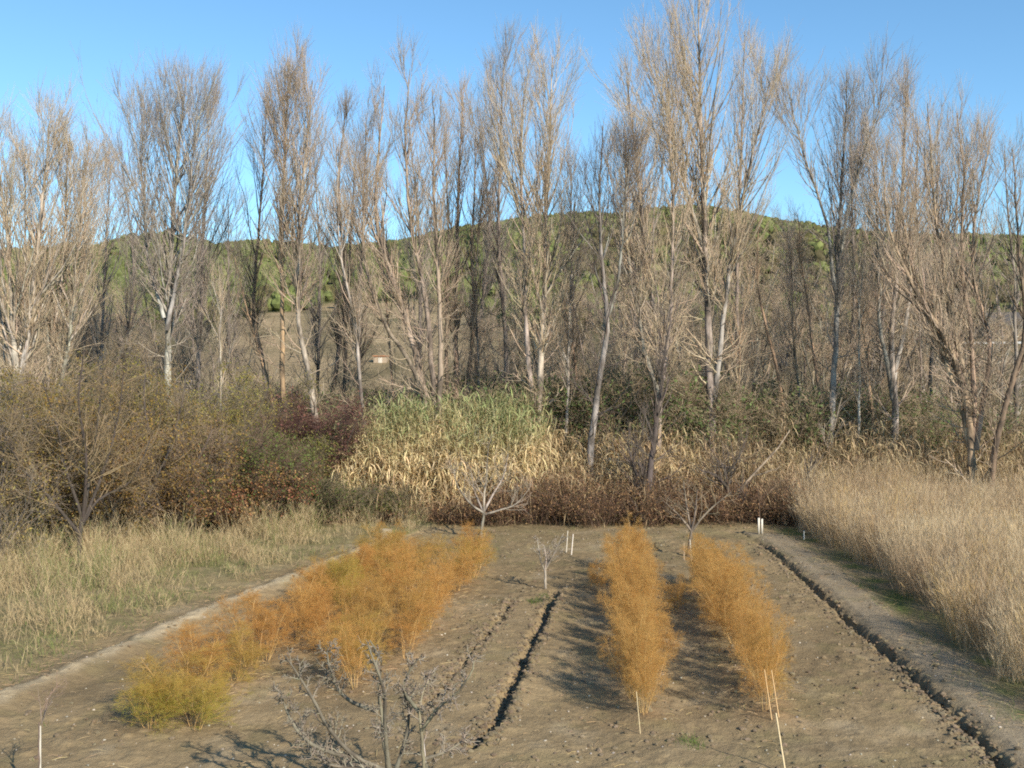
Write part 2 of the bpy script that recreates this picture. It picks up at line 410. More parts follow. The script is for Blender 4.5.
# ------------------------------------------------------------------ poplars
TAN = (.44, .345, .24); GREY = (.31, .26, .215); BROWN = (.27, .205, .145); DARK = (.13, .105, .09); PINK = (.38, .295, .215)
def poplar(name, label, d, stems, r0, twig, bark, spread=4.2, t0=.3, dens=1., nl=34, group=None, ang=(18, 38), cat='tree'):
    """stems: list of pixel polylines (base..top) at depth d"""
    base = W(stems[0][0][0], HY+H/d*F, d)
    root = empty(name, base, label, cat, group)
    tb, cb = Batch(), Batch()
    K = 26
    for si, st in enumerate(stems):
        st = [(a_, b_+(22 if b_ > -5 else 8)*max(0., 1-(b_-st[-1][1])/(st[0][1]-st[-1][1])*1.6)) for a_, b_ in st]
        pts = [W(p[0], p[1], d)-base for p in st]
        if pts[0][2] > .1: pts[0] = pts[0].copy(); 
        if si == 0 or pts[0][2] < 1.2: pts[0][2] = -.1
        dy = U(-.7, .7)
        for i, p in enumerate(pts): p[1] += dy*(i/(len(pts)-1))
        P = smooth_path(pts, K, .10)[None]
        ln = np.linalg.norm(np.diff(P[0], axis=0), axis=1).sum()
        rr = 1.12*r0*(.92 if si == 0 else .72*max(.25, 1-.95*max(pts[0][2], 0)/max(pts[-1][2], 1)))
        q = np.linspace(0, 1, K); R = (rr*((1-q)**1.0)*.88+.014+(rr*.35 if si == 0 else 0)*np.exp(-q*30))[None]
        Rt = R*(1+.04*rng.normal(size=R.shape))
        bc = colvar(np.array(bark)*.95, 1, .15)
        cc = np.broadcast_to(bc[:, None], (1, K, 3)).copy()
        cc = cc*(1-q[None, :, None]*.6)+np.array(twig)*q[None, :, None]*.6
        tb.tubes(P, Rt, 8, cc)
        m1 = max(6, int(1.3*nl*dens*(1 if si == 0 else .75)))
        shape = lambda t: spread*(.22+1.15*np.clip((t-t0)/.25, 0.1, 1)*np.clip((1.06-t)/.75, .05, 1))
        P1, R1, T1 = grow(P, R, m1, t0, .955, lambda t: 1.02*shape(t), ang, .14, 8, .08, .46, .0105, .25)
        thick = R1[:, 0] > .02
        bcol = colvar(bark, len(P1), .35)*.65+colvar(twig, len(P1), .3)*.35
        for msk, B in ((thick, tb), (~thick, cb)):
            if msk.any(): B.tubes(P1[msk], R1[msk], 4, bcol[msk])
        P2, R2, T2 = grow(P1, R1, int(7*dens), .12, .98, lambda t: 1.8*(1.1-t*.7)*np.clip(1.75-1.1*T1[:, None], .5, 1.1)*spread/4.2, (10, 30), .26, 5, .06, .55, .0065, .3)
        cb.tubes(P2, R2, 3, colvar(twig, len(P2), .25))
        P3, R3, _ = grow(P2, R2, 4, .1, .98, lambda t: .95*(1.15-t*.6), (10, 30), .22, 3, .08, .6, .0042, .5)
        cb.tubes(P3, R3, 3, colvar(twig, len(P3), .3))
        # thin leader sprays on the upper stem
        P4, R4, _ = grow(P, R, int(42*dens), .45, .99, lambda t: 1.35*(1.35-t*.75), (12, 34), .22, 5, .12, .4, .005, .4)
        cb.tubes(P4, R4, 3, colvar(twig, len(P4), .25))
        # low epicormic shoots
        P5, R5, _ = grow(P, R, int(17*dens), .08, t0+.1, lambda t: 1.5+0*t, (35, 80), .22, 5, .15, .25, .006, .4)
        cb.tubes(P5, R5, 3, colvar(twig, len(P5), .25))
        P6, R6, _ = grow(P5, R5, 6, .2, .98, lambda t: .7+0*t, (20, 50), .12, 3, .15, .6, .004, .5)
        cb.tubes(P6, R6, 3, colvar(twig, len(P6), .25))
    tb.build('trunk', M_bark, root); cb.build('crown', M_twig, root)
    return root

PALE = (.50, .46, .40); ORNG = (.52, .33, .2); BARK = (.26, .22, .19); DKB = (.12, .10, .085)
poplar('poplar_tree', 'pale tan poplar cut off by the left edge with dense upright shoots', 37, [[(18, 500), (15, 400), (10, 250), (-8, 105)], [(14, 420), (30, 300), (34, 200), (40, 98)]], .19, TAN, PALE, 4.0, .22, 1.25)
poplar('poplar_tree', 'second tan poplar from the left edge with many slim upright stems', 38.5, [[(48, 500), (46, 380), (58, 260), (62, 110)], [(50, 430), (70, 330), (78, 200), (84, 140)]], .13, TAN, PALE, 3.4, .22, 1.15)
poplar('poplar_tree', 'thin grey poplar just right of the tan ones at the left edge, lower than them', 50, [[(100, 470), (104, 350), (108, 250), (116, 140)]], .12, GREY, BARK, 3.8, .25, 1.)
poplar('poplar_tree', 'big grey poplar with a pale straight trunk forking low, third crown from the left', 41, [[(166, 500), (167, 400), (165, 330), (168, 240), (172, 140), (178, 52)], [(167, 330), (182, 268), (192, 215), (200, 130), (206, 90)], [(164, 318), (150, 265), (146, 200), (142, 110)]], .19, GREY, (.46, .44, .38), 4.6, .36, 1.15)
poplar('poplar_tree', 'slim grey brown poplar standing close behind the big pale trunked one', 46, [[(199, 480), (198, 380), (203, 240), (208, 80)]], .14, GREY, BARK, 4.2, .35, 1.)
poplar('poplar_tree', 'dark thin stemmed poplar left of the orange barked trunk', 44, [[(262, 490), (266, 400), (254, 300), (262, 180), (268, 80)]], .12, BROWN, DKB, 3.6, .38, .9)
poplar('poplar_tree', 'poplar with a straight bare orange trunk and a dense brown crown', 41, [[(284, 500), (284, 400), (282, 260), (283, 180), (290, 50)]], .14, PINK, ORNG, 4.2, .52, 1.2)
poplar('poplar_tree', 'poplar whose pale lower trunk leans left before rising beside the orange trunk', 40, [[(320, 505), (315, 400), (301, 330), (298, 240), (302, 150), (307, 58)]], .15, PINK, (.42, .36, .3), 4.0, .45, 1.15)
poplar('leaning_tree', 'leaning thin orange stem tilting to the left across the brown field', 42, [[(282, 490), (272, 400), (256, 330), (240, 255), (236, 235)]], .085, BROWN, ORNG, 1.6, .5, .5, 12)
poplar('poplar_tree', 'dark ivy clad poplar stems rising just right of the brown field gap', 45, [[(326, 490), (332, 390), (344, 300), (340, 180), (345, 80)], [(340, 480), (345, 380), (350, 250), (356, 120)]], .13, BROWN, DKB, 3.0, .35, .9, 26)
poplar('poplar_tree', 'very slender pale stemmed poplar at the left end of the green reeds', 39, [[(366, 505), (363, 410), (356, 320), (340, 230), (338, 130)]], .09, PINK, (.45, .40, .35), 2.6, .4, .8, 22)
poplar('poplar_tree', 'many stemmed poplar fanning out left above the green reeds', 40, [[(436, 500), (420, 380), (396, 290), (374, 200), (382, 60)], [(432, 420), (408, 360), (384, 320), (366, 250), (362, 150)], [(436, 420), (428, 320), (414, 240), (404, 150), (408, 50)], [(438, 440), (440, 330), (432, 200), (430, 70)]], .18, PINK, (.36, .28, .22), 3.4, .4, .9, 26)
poplar('poplar_tree', 'tight cluster of dark upright poplar stems behind the middle of the green reeds', 43, [[(456, 490), (455, 390), (454, 280), (456, 170), (462, 60)], [(462, 450), (472, 340), (470, 240), (474, 110)], [(450, 450), (445, 340), (448, 220), (446, 100)]], .14, PINK, (.27, .19, .14), 3.0, .33, .9, 26)
poplar('poplar_tree', 'tall slim poplar between the dark cluster and the pale straight trunk', 46, [[(506, 480), (506, 360), (498, 240), (500, 120), (504, 22)]], .13, GREY, (.3, .25, .2), 3.6, .38, 1.1)
poplar('poplar_tree', 'poplar with a pale straight double trunk and the tan crown at the centre', 40, [[(534, 500), (537, 420), (542, 300), (543, 200), (546, 120), (551, 36)], [(538, 430), (531, 360), (528, 260), (524, 150), (528, 60)]], .17, TAN, (.50, .44, .36), 4.2, .33, 1.15)
poplar('poplar_tree', 'shorter dark crowned poplar with a leaning grey lower trunk right of centre', 38, [[(588, 505), (591, 450), (598, 380), (606, 310), (599, 220), (602, 105)], [(603, 330), (617, 270), (622, 190), (625, 140)]], .15, DARK, (.40, .38, .34), 2.9, .40, .8, 22)
poplar('poplar_tree', 'V forked pale poplar left of the tallest tree, its trunk grey above the bramble', 38.5, [[(656, 505), (660, 420), (664, 350), (650, 260), (642, 150), (632, 52)], [(663, 380), (672, 290), (674, 180), (668, 70)], [(660, 400), (640, 330), (628, 250), (622, 120)]], .15, TAN, (.36, .30, .26), 3.4, .3, 1.)
poplar('poplar_tree', 'tallest poplar in the row, its crown cut off by the top of the picture', 40, [[(712, 500), (712, 430), (709, 330), (706, 220), (700, 100), (697, -25)], [(712, 420), (722, 340), (733, 250), (750, 160), (772, 60)], [(709, 300), (694, 220), (672, 130), (664, 40)]], .19, TAN, (.42, .38, .33), 4.8, .36, 1.2)
poplar('poplar_tree', 'slim grey poplar rising close behind the right side of the tallest one', 47, [[(742, 480), (738, 380), (735, 260), (738, 120), (742, 10)]], .13, PINK, BARK, 3.8, .4, .9)
poplar('bare_snag', 'bare orange brown snag leaning left with its broken top just below the hill line', 41, [[(790, 495), (780, 390), (768, 330), (758, 270), (756, 215), (762, 190)]], .10, BROWN, ORNG, 1.1, .5, .35, 10)
poplar('poplar_tree', 'thin orange stemmed poplar between the leaning snag and the large grey one', 41.5, [[(820, 495), (822, 420), (812, 340), (806, 260), (802, 190)]], .09, BROWN, ORNG, 1.7, .45, .6, 14)
poplar('poplar_tree', 'large grey poplar with a forked open crown, right of the snag', 40, [[(828, 500), (830, 420), (836, 330), (839, 250), (843, 150), (848, 52)], [(836, 290), (826, 220), (808, 150), (797, 75)], [(838, 270), (850, 200), (868, 130), (880, 70)]], .16, GREY, (.30, .28, .25), 3.6, .42, .95, 26)
poplar('poplar_tree', 'poplar with a thick grey lower trunk and slender orange stems above', 41, [[(893, 500), (894, 420), (892, 340), (900, 250), (905, 160), (908, 65)], [(893, 400), (878, 320), (874, 220), (868, 150)], [(894, 380), (912, 300), (922, 200), (925, 90)]], .17, PINK, (.38, .34, .29), 3.2, .38, .95, 26)
poplar('poplar_tree', 'many stemmed poplar spreading from the tall grass near the right edge', 37, [[(972, 520), (970, 430), (950, 350), (918, 290), (886, 210), (880, 130)], [(972, 450), (962, 360), (946, 270), (936, 180), (930, 80)], [(974, 450), (972, 340), (962, 240), (964, 150), (958, 90)], [(976, 450), (990, 350), (975, 280), (976, 200), (990, 110)], [(974, 470), (958, 400), (932, 330), (908, 250), (896, 170)]], .17, PINK, (.42, .31, .21), 3.2, .34, .95, 24)
poplar('poplar_tree', 'dark barked poplar with twisted rising stems just inside the right edge', 36.5, [[(990, 520), (992, 450), (1008, 380), (1020, 320), (1012, 240), (1004, 130)], [(992, 460), (1004, 400), (1030, 310), (1040, 200)]], .13, BROWN, (.22, .15, .11), 2.8, .5, .7, 22)
poplar('poplar_tree', 'dim slender poplar seen between the two right hand many stemmed ones', 48, [[(934, 475), (932, 380), (938, 280), (940, 180), (944, 95)]], .12, GREY, DKB, 3.4, .35, .9)
poplar('poplar_tree', 'grey poplar stem showing just left of the right edge', 45, [[(1016, 480), (1014, 380), (1010, 280), (1002, 200), (998, 130)]], .12, GREY, BARK, 3.0, .5, .6)

for i, (px_, ty, ln_, lb_) in enumerate([
  (224, 250, -8, 'slim pale sapling stem just right of the big grey poplar'), (392, 190, -16, 'slim pale stem leaning left behind the fan shaped poplar'), (478, 150, 6, 'slim tan stem between the dark cluster and the tall slim poplar'),
  (516, 200, 12, 'slim tan sapling just left of the pale double trunk'), (562, 170, 10, 'slim pale sapling just right of the pale double trunk'), (576, 260, -14, 'short slim sapling leaning left before the short dark crowned poplar'),
  (628, 230, 8, 'slim sapling between the dark crowned and the V forked poplar'), (646, 180, -8, 'slim tan stem rising just left of the V forked poplar'), (684, 170, -10, 'slim tan stem between the V forked poplar and the tallest one'),
  (738, 240, 12, 'thin white stemmed sapling right of the tallest poplar'), (752, 290, 26, 'short pale sapling leaning right before the orange snag'), (796, 230, -8, 'slim brown stem between the snag and the thin orange stem'),
  (858, 180, 14, 'slim tan stem just right of the forked grey poplar'), (876, 260, -18, 'short slim stem leaning left of the thick grey lower trunk'), (918, 160, -12, 'slim orange stem left of the right hand many stemmed tree'),
  (950, 210, -30, 'slender orange stem leaning left across the many stemmed tree')]):
    bk = [PALE, ORNG, BARK, (.42, .33, .25)][i % 4]
    bx = px_-ln_*.3
    poplar('slim_poplar', lb_, 40.5+(i*5 % 4)*.9, [[(bx, 500), (bx+ln_*.3+U(-4, 4), 400), (bx+ln_*.7+U(-5, 5), (400+ty)/2), (px_+ln_, ty)]], U(.05, .085), (TAN, PINK, BROWN)[i % 3], bk, 2.2, .3, .62, 20)

# ------------------------------------------------------------------ bare trees and bushes behind
def bush(name, label, loc, h, r, cols, nst=14, dens=1., leaf=None, nleaf=0, lsize=.06, group=None, cat='bush', lowang=(8, 50), bark=DKB, r0=.035, tw=.005, up=.06):
    root = empty(name, loc, label, cat, group)
    tb, cb = Batch(), Batch()
    a = U(0, 2*math.pi, nst); ang = np.radians(U(lowang[0], lowang[1], nst))
    dirs = np.stack([np.sin(ang)*np.cos(a), np.sin(ang)*np.sin(a), np.cos(ang)], 1)
    K = 8; p = np.stack([np.cos(a)*.12*r*.3, np.sin(a)*.12*r*.3, np.full(nst, -.05)], 1); out = [p]
    L = h*U(.7, 1.12, nst)/np.maximum(np.cos(ang), .62)
    dd = dirs
    for k in range(K-1):
        p = p+dd*(L/(K-1))[:, None]; out.append(p)
        dd = nrm(dd+np.array([0, 0, up])+rng.normal(size=dd.shape)*.12)
    P = np.stack(out, 1); R = (r0*U(.6, 1.2, nst))[:, None]*np.linspace(1, .25, K)[None]
    tb.tubes(P, R, 5, colvar(bark, nst, .2))
    P1, R1, _ = grow(P, R, int(10*dens), .18, .98, lambda t: r*.75*(1.15-t*.7), (25, 60), .08, 6, .2, .5, .007, .35)
    cb.tubes(P1, R1, 3, colvar(cols, len(P1), .25))
    P2, R2, _ = grow(P1, R1, int(8*dens), .1, .98, lambda t: r*.3*(1.2-t*.6), (25, 60), .05, 4, .2, .6, tw, .5)
    cb.tubes(P2, R2, 3, colvar(cols, len(P2), .3))
    P3, R3, _ = grow(P2, R2, 4, .1, .98, lambda t: r*.14+0*t, (25, 60), .03, 3, .2, .6, tw*.8, .6)
    cb.tubes(P3, R3, 3, colvar(cols, len(P3), .3))
    tb.build('trunk', M_bark, root); cb.build('crown', M_twig, root)
    if leaf is not None:
        lb = Batch()
        for c_, n_, (z0, z1) in leaf:
            pool = np.concatenate([P3[:, 1], P3[:, 2], P2[:, 2]]); zz = pool[:, 2]/h
            pool = pool[(zz > z0) & (zz < z1)]
            if not len(pool): continue
            cl = pool[rng.integers(0, len(pool), max(1, n_//12))]
            pp = np.repeat(cl, 12, 0)+rng.normal(size=(len(cl)*12, 3))*.13
            lb.leaves(pp, lsize, colvar(c_, len(pp), .3, .12))
        lb.build('foliage', M_leaf, root)
    return root

slim = [('thin grey background poplar rising left of the big grey poplar', 128, 145), ('thin grey background poplar filling the sky between second and third crown', 84, 150), ('thin grey background poplar right of the big grey crown', 232, 175),
 ('thin grey background poplar left of the ivy clad stems', 322, 130), ('thin grey background poplar behind the very slender pale stem', 358, 95), ('thin grey background poplar behind the fan shaped poplar', 418, 100),
 ('thin grey background poplar right of the tight dark cluster', 482, 85), ('thin grey background poplar right of the pale double trunk', 574, 135), ('thin grey background poplar behind the V forked one', 640, 100), ('thin grey background poplar right of the tallest crown', 786, 205),
 ('thin grey background poplar behind the forked grey one', 856, 90), ('thin grey background poplar left of the thick grey lower trunk', 876, 120), ('thin grey background poplar between the many stemmed trees', 952, 120), ('thin grey background poplar over the left edge trees', 28, 130)]
sp = []
for i, (lb_, px_, ty) in enumerate(slim):
    d_ = 53+(i*7 % 5); x = (px_-CX)/F*d_; ht = H+(HY-ty)/F*d_
    if i < 3:
        o = poplar('poplar_tree', lb_, 50, [[(512, 479), (512+U(-6, 6), 380), (512+U(-8, 8), 250), (512+U(-8, 8), 118)]], .12, (GREY, BROWN, GREY)[i], BARK, 4.2, .3, 1.1, group='thin background poplars'); sp.append(o)
        o['h'] = H+(HY-118)/F*50; sc = ht/o['h']; o.location = (x, d_, 0); o.scale = (sc,)*3; o.rotation_euler = (0, 0, U(0, 6))
    else: copy_tree(sp[i % 3], (x, d_, 0), U(0, 6), ht/sp[i % 3]['h'], lb_, 'thin background poplars')
for o in list(C.objects):
    if 'h' in o: del o['h']
protos = []
for i in range(4):
    protos.append(bush('bare_tree', 'x', (0, 0, 0), U(8, 9), 3.2, [(.38, .295, .20), (.33, .255, .18), (.42, .32, .22), (.31, .25, .19)][i], 6, 1.1, lowang=(3, 26), bark=(.36, .31, .25), r0=.09, tw=.0075, up=.05, cat='tree'))
LM = [(-20, 'left edge'), (20, 'pale tan poplar at the left edge'), (55, 'second tan poplar from the left'), (104, 'thin grey poplar near the left'), (135, 'left limb of the big grey poplar'), (166, 'big grey poplar with pale trunk'),
 (200, 'slim poplar beside the big grey one'), (235, 'leaning thin orange stem'), (262, 'dark thin stemmed poplar'), (284, 'straight orange trunk'), (312, 'left leaning pale trunk'), (338, 'dark ivy clad poplar'), (364, 'very slender pale stem'),
 (400, 'left stems of the fan shaped poplar'), (432, 'base of the fan shaped poplar'), (458, 'tight cluster of dark stems'), (483, 'gap right of the dark stem cluster'), (506, 'tall slim poplar left of centre'), (538, 'pale double trunk at the centre'), (565, 'gap right of the pale double trunk'), (595, 'short dark crowned poplar'), (625, 'gap left of the V forked poplar'),
 (660, 'V forked pale poplar'), (685, 'gap left of the tallest poplar'), (712, 'tallest poplar'), (740, 'slim poplar beside the tallest'), (775, 'bare orange snag'), (810, 'thin orange stem right of the snag'), (832, 'large forked grey poplar'),
 (862, 'gap right of the forked grey poplar'), (893, 'poplar with thick grey lower trunk'), (934, 'dim slender poplar on the right'), (972, 'many stemmed poplar on the right'), (1000, 'twisted dark poplar on the right'), (1040, 'right edge')]
def landmark(px_, usedset):
    i = min((i for i in range(len(LM)) if i not in usedset), key=lambda i: abs(LM[i][0]-px_)); usedset.add(i); return LM[i][1]
GL = 'slender bare grey brown tree in the dim tangle behind the front poplars'
GG = 'bare trees in the tangle behind the poplars'
k = 0
for d_, n_, y0 in ((50, 15, 'nearest'), (58, 19, 'middle depth'), (70, 18, 'farthest')):
    lu = set()
    for i in range(n_):
        px_ = -30+(i+U(.1, .9))*1090/n_
        if 205 < px_ < 460 and U(0, 1) < .78: continue
        sc = U(.75, 1.15)*(d_/52)
        if px_ > 560 or px_ < 240: sc *= 1.12
        if 205 < px_ < 460: sc *= .72
        if 975 < px_ < 1045: continue
        if d_ > 55 and px_ < 540: sc *= .8
        x, y = (px_-CX)/F*d_, d_+U(-3, 3)
        z0 = float(land_z(np.array([x]), np.array([y]))[0])
        p_ = protos[k % 4]; GL = '%s bare grey brown tree behind the %s' % (y0, landmark(px_, lu))
        if k < 4:
            p_.location = (x, y, z0); p_.rotation_euler = (0, 0, U(0, 6)); p_.scale = (sc*.9, sc*.9, sc); tag(p_, GL, 'tree', GG)
        else: copy_tree(p_, (x, y, z0), U(0, 6), sc*.9, GL, GG, zs=sc)
        k += 1
# lower brush behind the reeds
pb = [bush('brush_bush', 'x', (0, 0, 0), 2.6, 1.9, (.30, .235, .155), 18, 1.2, leaf=lf, lsize=.09, lowang=(8, 55), tw=.006)
      for lf in ([((.16, .13, .06), 1500, (0, 1))], [((.13, .165, .06), 6500, (0, 1.2))], [((.17, .11, .06), 1500, (0, 1))])]
GB = ['low brown brush bush in the tangle behind the reeds', 'low green leaved bush in the tangle behind the reeds']
GBG = ['brown bushes behind the reeds', 'green bushes behind the reeds']
used = set(); lus = {0: set(), 1: set(), 2: set()}; spots = [(px_, U(42, 60), U(.8, 1.35), 0 if i % 2 else 2) for i, px_ in enumerate(np.linspace(-20, 1050, 46)+U(-9, 9, 46))]
spots += [(355, 42, 1.0, 1), (385, 44, 1.1, 1), (512, 43, 1.25, 1), (545, 43, 1.2, 1), (560, 42, 1.2, 1), (610, 43, 1.05, 1), (640, 43, 1.35, 1), (690, 43, 1.1, 1), (745, 42, 1.15, 1), (790, 43, 1.2, 1), (865, 44, 1.1, 1), (940, 42, 1.0, 1), (1010, 44, 1.1, 1), (140, 44, 1.1, 1), (340, 46, 1.1, 1)]
for px_, d_, sc, kd in spots:
    if kd == 1: sc *= 1.25
    if 975 < px_ < 1045 and d_ > 45: continue
    if 975 < px_ < 1040: sc *= .7
    x = (px_-CX)/F*d_; z0 = max(-.05, float(land_z(np.array([x]), np.array([d_]))[0]))
    lb_, gp_ = ('low green leaved bush behind the reeds, by the %s' % landmark(px_, lus[1]), GBG[1]) if kd == 1 else (('low brown twiggy bush below the %s' if kd == 0 else 'low rusty brown bush below the %s') % landmark(px_, lus[kd]), GBG[0])
    if kd not in used:
        used.add(kd); p_ = pb[kd]; p_.location = (x, d_, z0); p_.scale = (sc,)*3; tag(p_, lb_, 'bush', gp_)
    else: copy_tree(pb[kd], (x, d_, z0), U(0, 6), sc, lb_, gp_)

# ------------------------------------------------------------------ left bank trees and shrubs
def B(px, d_): return ((px-CX)/F*d_, d_, .1)
LG = (.27, .22, .17)
bush('bare_bush', 'grey tangled bare bush at the left edge of the verge', B(-12, 25.5), 3.0, 2.0, (.25, .20, .145), 8, .9, leaf=[((.28, .21, .07), 3500, (0, 1))], lowang=(10, 60), bark=(.14, .12, .10))
bush('bare_bush', 'grey brown bare bush filling the gap between the two verge trees', B(118, 31.5), 3.1, 1.9, (.24, .19, .14), 7, .9, leaf=[((.24, .18, .06), 2200, (0, 1))], bark=(.14, .12, .10))
bush('bare_bush', 'bare bush behind the grey one at the left edge, reaching up to the tan poplars', B(25, 31), 4.6, 2.3, (.24, .19, .14), 8, 1.0, leaf=[((.25, .19, .06), 2800, (.2, 1))], bark=(.14, .12, .10))
bush('olive_shrub', 'tall olive yellow shrub below the tan poplars at the left', B(82, 34.5), 5.0, 2.4, (.19, .15, .09), 9, 1.0, leaf=[((.27, .215, .06), 9000, (.3, 1.2)), ((.3, .2, .09), 2500, (0, .5))], lsize=.075)
bush('olive_shrub', 'olive yellow shrub below the big pale trunked poplar', B(170, 35.5), 4.4, 2.3, (.19, .15, .09), 9, 1.0, leaf=[((.26, .22, .06), 8000, (.25, 1.2)), ((.34, .19, .07), 3000, (0, .6))], lsize=.075)
bush('olive_shrub', 'olive shrub behind the green and rust bush, left of the purple one', B(232, 36.5), 4.5, 2.2, (.18, .15, .10), 9, 1.0, leaf=[((.24, .21, .06), 8000, (.25, 1.2))], lsize=.075)
bush('brush_bush', 'brown twiggy bush between the verge trees and the rusty bush', B(196, 33), 2.7, 1.9, (.27, .20, .14), 13, 1.1, leaf=[((.32, .2, .09), 2800, (0, 1)), ((.2, .2, .06), 1600, (0, 1))])
bush('rusty_bush', 'dense green bush with rust red lower leaves at the end of the left verge', B(252, 34), 2.6, 2.0, (.16, .11, .08), 20, 1.2, leaf=[((.12, .15, .04), 9000, (.35, 1.2)), ((.27, .12, .065), 5500, (0, .62)), ((.36, .22, .10), 3500, (.1, .8))], lsize=.08, lowang=(10, 60))
bush('purple_bush', 'dark purple red leaved bush beside the left end of the green reeds', B(300, 38), 3.6, 1.9, (.12, .07, .06), 18, 1.2, leaf=[((.17, .085, .065), 9000, (.15, 1.2)), ((.07, .08, .03), 3000, (.0, .8)), ((.2, .1, .08), 900, (.3, 1))], lsize=.085, lowang=(10, 50))
bush('green_bush', 'low green brown bush at the foot of the reeds beside the purple one', B(322, 35), 1.2, 1.3, (.17, .14, .09), 18, 1.0, leaf=[((.09, .11, .03), 3500, (0, 1.2)), ((.2, .15, .08), 1500, (0, 1))], lsize=.07, lowang=(15, 65))
bush('green_bush', 'low olive green bush at the far left corner of the soil', B(372, 35.4), .75, 1.3, (.17, .14, .09), 18, 1.0, leaf=[((.11, .115, .03), 3500, (0, 1.2)), ((.2, .15, .08), 1000, (0, 1))], lsize=.07, lowang=(15, 65))

for px_, d_, h_, r_, cl_, lf_, lb_ in [
  (-25, 29, 4.2, 2.2, (.20, .16, .12), (.20, .16, .055), 'brown olive bush cut by the left edge behind the grey tangled one'),
  (40, 30.5, 3.8, 2.0, (.19, .15, .11), (.22, .165, .06), 'olive brown bush behind and left of the dark trunked verge tree'),
  (112, 30, 3.6, 1.9, (.20, .155, .11), (.25, .18, .06), 'olive brown bush just right of the dark trunked verge tree'),
  (132, 33.5, 4.4, 2.0, (.19, .15, .11), (.26, .185, .06), 'tall yellow brown bush left of the second verge tree'),
  (186, 31.6, 3.0, 1.8, (.21, .155, .11), (.24, .165, .07), 'rounded brown bush just right of the second verge tree'),
  (205, 34.6, 3.9, 2.0, (.18, .14, .10), (.23, .20, .06), 'olive bush behind the rounded brown one, left of the rusty bush'),
  (222, 32.6, 2.2, 1.5, (.21, .155, .11), (.27, .16, .08), 'low brown bush at the near left foot of the rusty bush'),
  (285, 35.5, 2.5, 1.6, (.19, .15, .10), (.15, .16, .055), 'low green brown bush below the purple red one')]:
    bush('verge_bush', lb_, B(px_, d_), h_, r_, cl_, 13, 1.1, leaf=[(np.array(lf_)*np.array([1.15, 1.05, .8]), 9000, (.15, 1.2)), ((.21, .13, .055), 3000, (0, .7))], lsize=.07, lowang=(6, 48), bark=(.13, .11, .09), r0=.03)

# ------------------------------------------------------------------ bramble strip under the trees
def hedge_base(n, x0, x1, y0, y1): return np.stack([U(x0, x1, n), U(y0, y1, n), np.zeros(n)], 1)
bb = Batch()
n = 4200; p = hedge_base(n, -6.2, 10.3, 34.6, 37.4); p[:, 1] += .9*(noise2(p[:, 0], p[:, 0]*0, .9, 42)-.35)*(p[:, 1] < 35.6)
hmul = (.7+.6*noise2(p[:, 0], p[:, 1], 1.3, 41))*np.interp(p[:, 0], [-2, .2], [.42, 1.])
a = U(0, 2*math.pi, n); dd = nrm(np.stack([np.cos(a)*.55, np.sin(a)*.55, np.ones(n)], 1)); out = [p]; q = p
for k in range(6):
    q = q+dd*(U(.12, .38, n)*hmul)[:, None]; out.append(q); dd = nrm(dd+rng.normal(size=dd.shape)*.22+np.array([0, 0, -.11]))
P = np.stack(out, 1); bb.tubes(P, np.linspace(.006, .003, 7)[None].repeat(n, 0), 3, colvar((.20, .13, .085), n, .35, .1))
P2, R2, _ = grow(P, np.full((n, 7), .006), 4, .2, 1, lambda t: .4+0*t, (30, 70), 0, 3, .25, .7, .003, .6)
bb.tubes(P2, R2, 3, colvar((.20, .13, .09), len(P2), .35, .1))
pool = np.concatenate([P2[:, 1], P2[:, 2], P[:, 3], P[:, 5]]); pool = pool[rng.integers(0, len(pool), 42000)]
pool = pool+rng.normal(size=pool.shape)*.05
cc = np.where(U(0, 1, (len(pool), 1)) < .55, np.array([[.27, .155, .085]]), np.where(U(0, 1, (len(pool), 1)) < .5, np.array([[.17, .13, .06]]), np.array([[.40, .25, .12]])))
bb.leaves(pool, .07, cc*(1+U(-.35, .35, (len(pool), 1))))
tag(bb.build('bramble_thicket', M_leaf), 'low rust brown bramble thicket along the far edge of the soil', 'bramble', kind='stuff')

